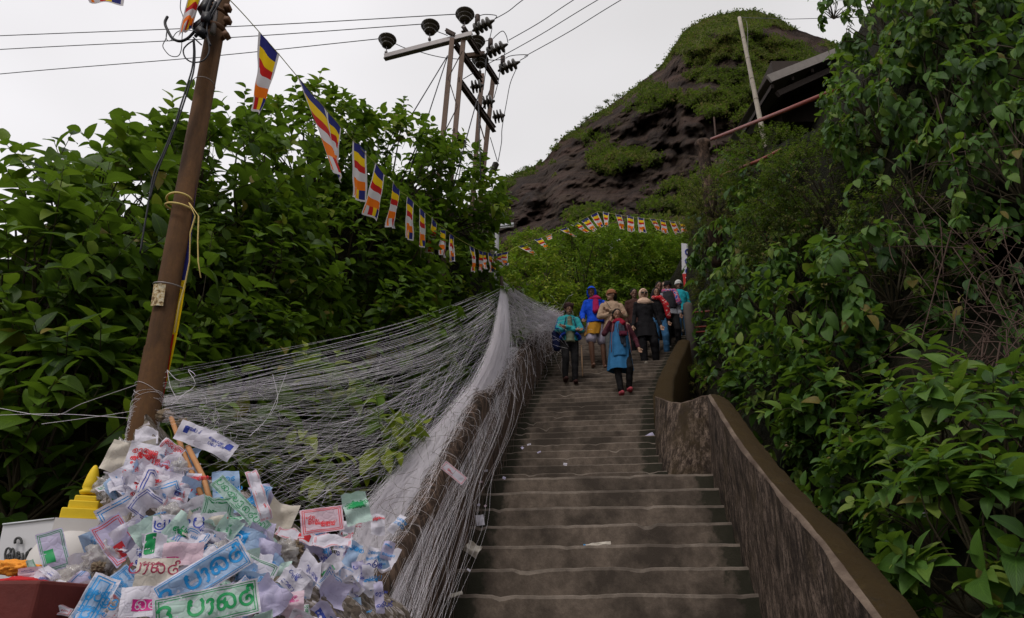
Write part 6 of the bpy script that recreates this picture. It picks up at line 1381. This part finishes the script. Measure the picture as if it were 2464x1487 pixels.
# 6 woman, red shawl, jeans
p = Fig('person in a black top and blue jeans with a red patterned shawl', 1593, 862, 14.2, 1.66, 4, 1, look=(-.1, -1, -.1), haR=(-.25, -.05, .86), ankL=(.12, .0, .10), kneeL=(.11, -.09, .50))
p.trousers(F_('blue_denim', (.045, .14, .28)), .96, 1.15, 'jeans'); p.top(bk, .88, .95, 1.0, name='top'); p.cover(F_('grey_black_scarf', (.03, .025, .03)), 'headscarf', drape=False); p.hair()
t = NT('red_patterned_shawl'); v = t.coord(); t.base(t.ramp(t.noise(v, 22, 3, .6), [(.40, (.45, .012, .02)), (.58, (.50, .02, .03)), (.62, (.7, .6, .55))])); t.rough(.8, .2)
mb = MB(); mb.cap((.05, -.13, 1.44), (.17, -.14, 1.24), .055, .07); mb.cap((.17, -.14, 1.24), (.21, -.10, .98), .075, .06); mb.cap((-.10, -.10, 1.44), (.05, -.13, 1.42), .05, .05); p.add(mb, 'shawl', t.m, .012, .02); p.shoes(F_('skin_sandal', (.12, .06, .04)))
# 7 behind: dark clothed
p = Fig('person in dark clothes and black hair partly hidden between two walkers', 1600, 842, 15.2, 1.74, 0, 0); p.top(bk, .8, .95, 1.05); p.trousers(bk, 1); p.hair()
# 8 face with glasses
p = Fig('person with glasses and tied light brown hair, only the head and shoulder visible', 1612, 836, 15.5, 1.70, 0, 2, look=(-.2, -1, -.05)); p.top(F_('plum_top', (.05, .02, .04)), .85, .95); p.trousers(bk, 1); p.hair(0, simple('brown_hair', (.10, .05, .03), .5, .3, 90, .4))
mb = MB()
for e in (-1, 1): mb.tube([p.hp(e*.034+.024*math.cos(a), -.102, .012+.018*math.sin(a)) for a in np.linspace(0, 6.28, 14)], .003, 5, caps=False)
p.add(mb, 'glasses', simple('brown_frame', (.08, .04, .03), .3, .1, 5, 0))
# 9 man in cap, dark vest, colourful shawl
p = Fig('person in a black cap and dark jacket with a multicoloured shawl and black trousers', 1622, 845, 14.7, 1.72, -4, 0, kneeL=(.12, -.08, .50), ankL=(.12, .05, .12)); p.trousers(F_('black_cloth', (.012, .011, .012)), 1, 1.1)
mb = MB(); p.top(F_('grey_shirt', (.30, .30, .34)), .86, .9, 1.1, name='shirt'); mb.rings([(0, -.05, 1.44, .12, .09), (0, -.04, 1.3, .165, .135), (0, -.04, 1.1, .16, .14), (0, -.04, 1.0, .15, .13)]); p.add(mb, 'chest_bag', F_('charcoal', (.03, .028, .035)), .012, .01); p.beanie(F_('black_cloth', (.012, .011, .012)), 'cap'); p.shoes(F_('white_black_shoe', (.3, .3, .3), .8))
t = NT('multicolour_shawl'); v = t.coord(); t.base(t.ramp(t.noise(v, 16, 2, .5), [(.36, (.04, .06, .35)), (.45, (.5, .45, .5)), (.5, (.5, .02, .08)), (.58, (.45, .1, .2)), (.64, (.05, .08, .3))])); t.rough(.8, .2)
mb = MB(); mb.cap((-.12, -.09, 1.45), (.12, -.10, 1.45), .05, .05); mb.cap((.13, -.10, 1.44), (.20, -.11, 1.15), .06, .07); p.add(mb, 'shawl', t.m, .012, .02)
# 10 man in turquoise, white cap
p = Fig('person in a turquoise top and white cap behind the concrete post', 1648, 832, 15.6, 1.72, 0, 0); p.top(F_('aqua_top', (.02, .35, .42)), .88, .95, 1.05); p.trousers(F_('blue_denim', (.045, .14, .28)), 1); p.beanie(F_('white_knit', (.6, .58, .56)), 'cap')
# 11 person behind the hijab woman
p = Fig('person in a dark red-brown top standing behind the beige headscarf', 1538, 868, 14.4, 1.72, 0, 0); p.top(F_('dark_russet', (.06, .025, .02)), .85, .95); p.trousers(bk, 1); p.hair()
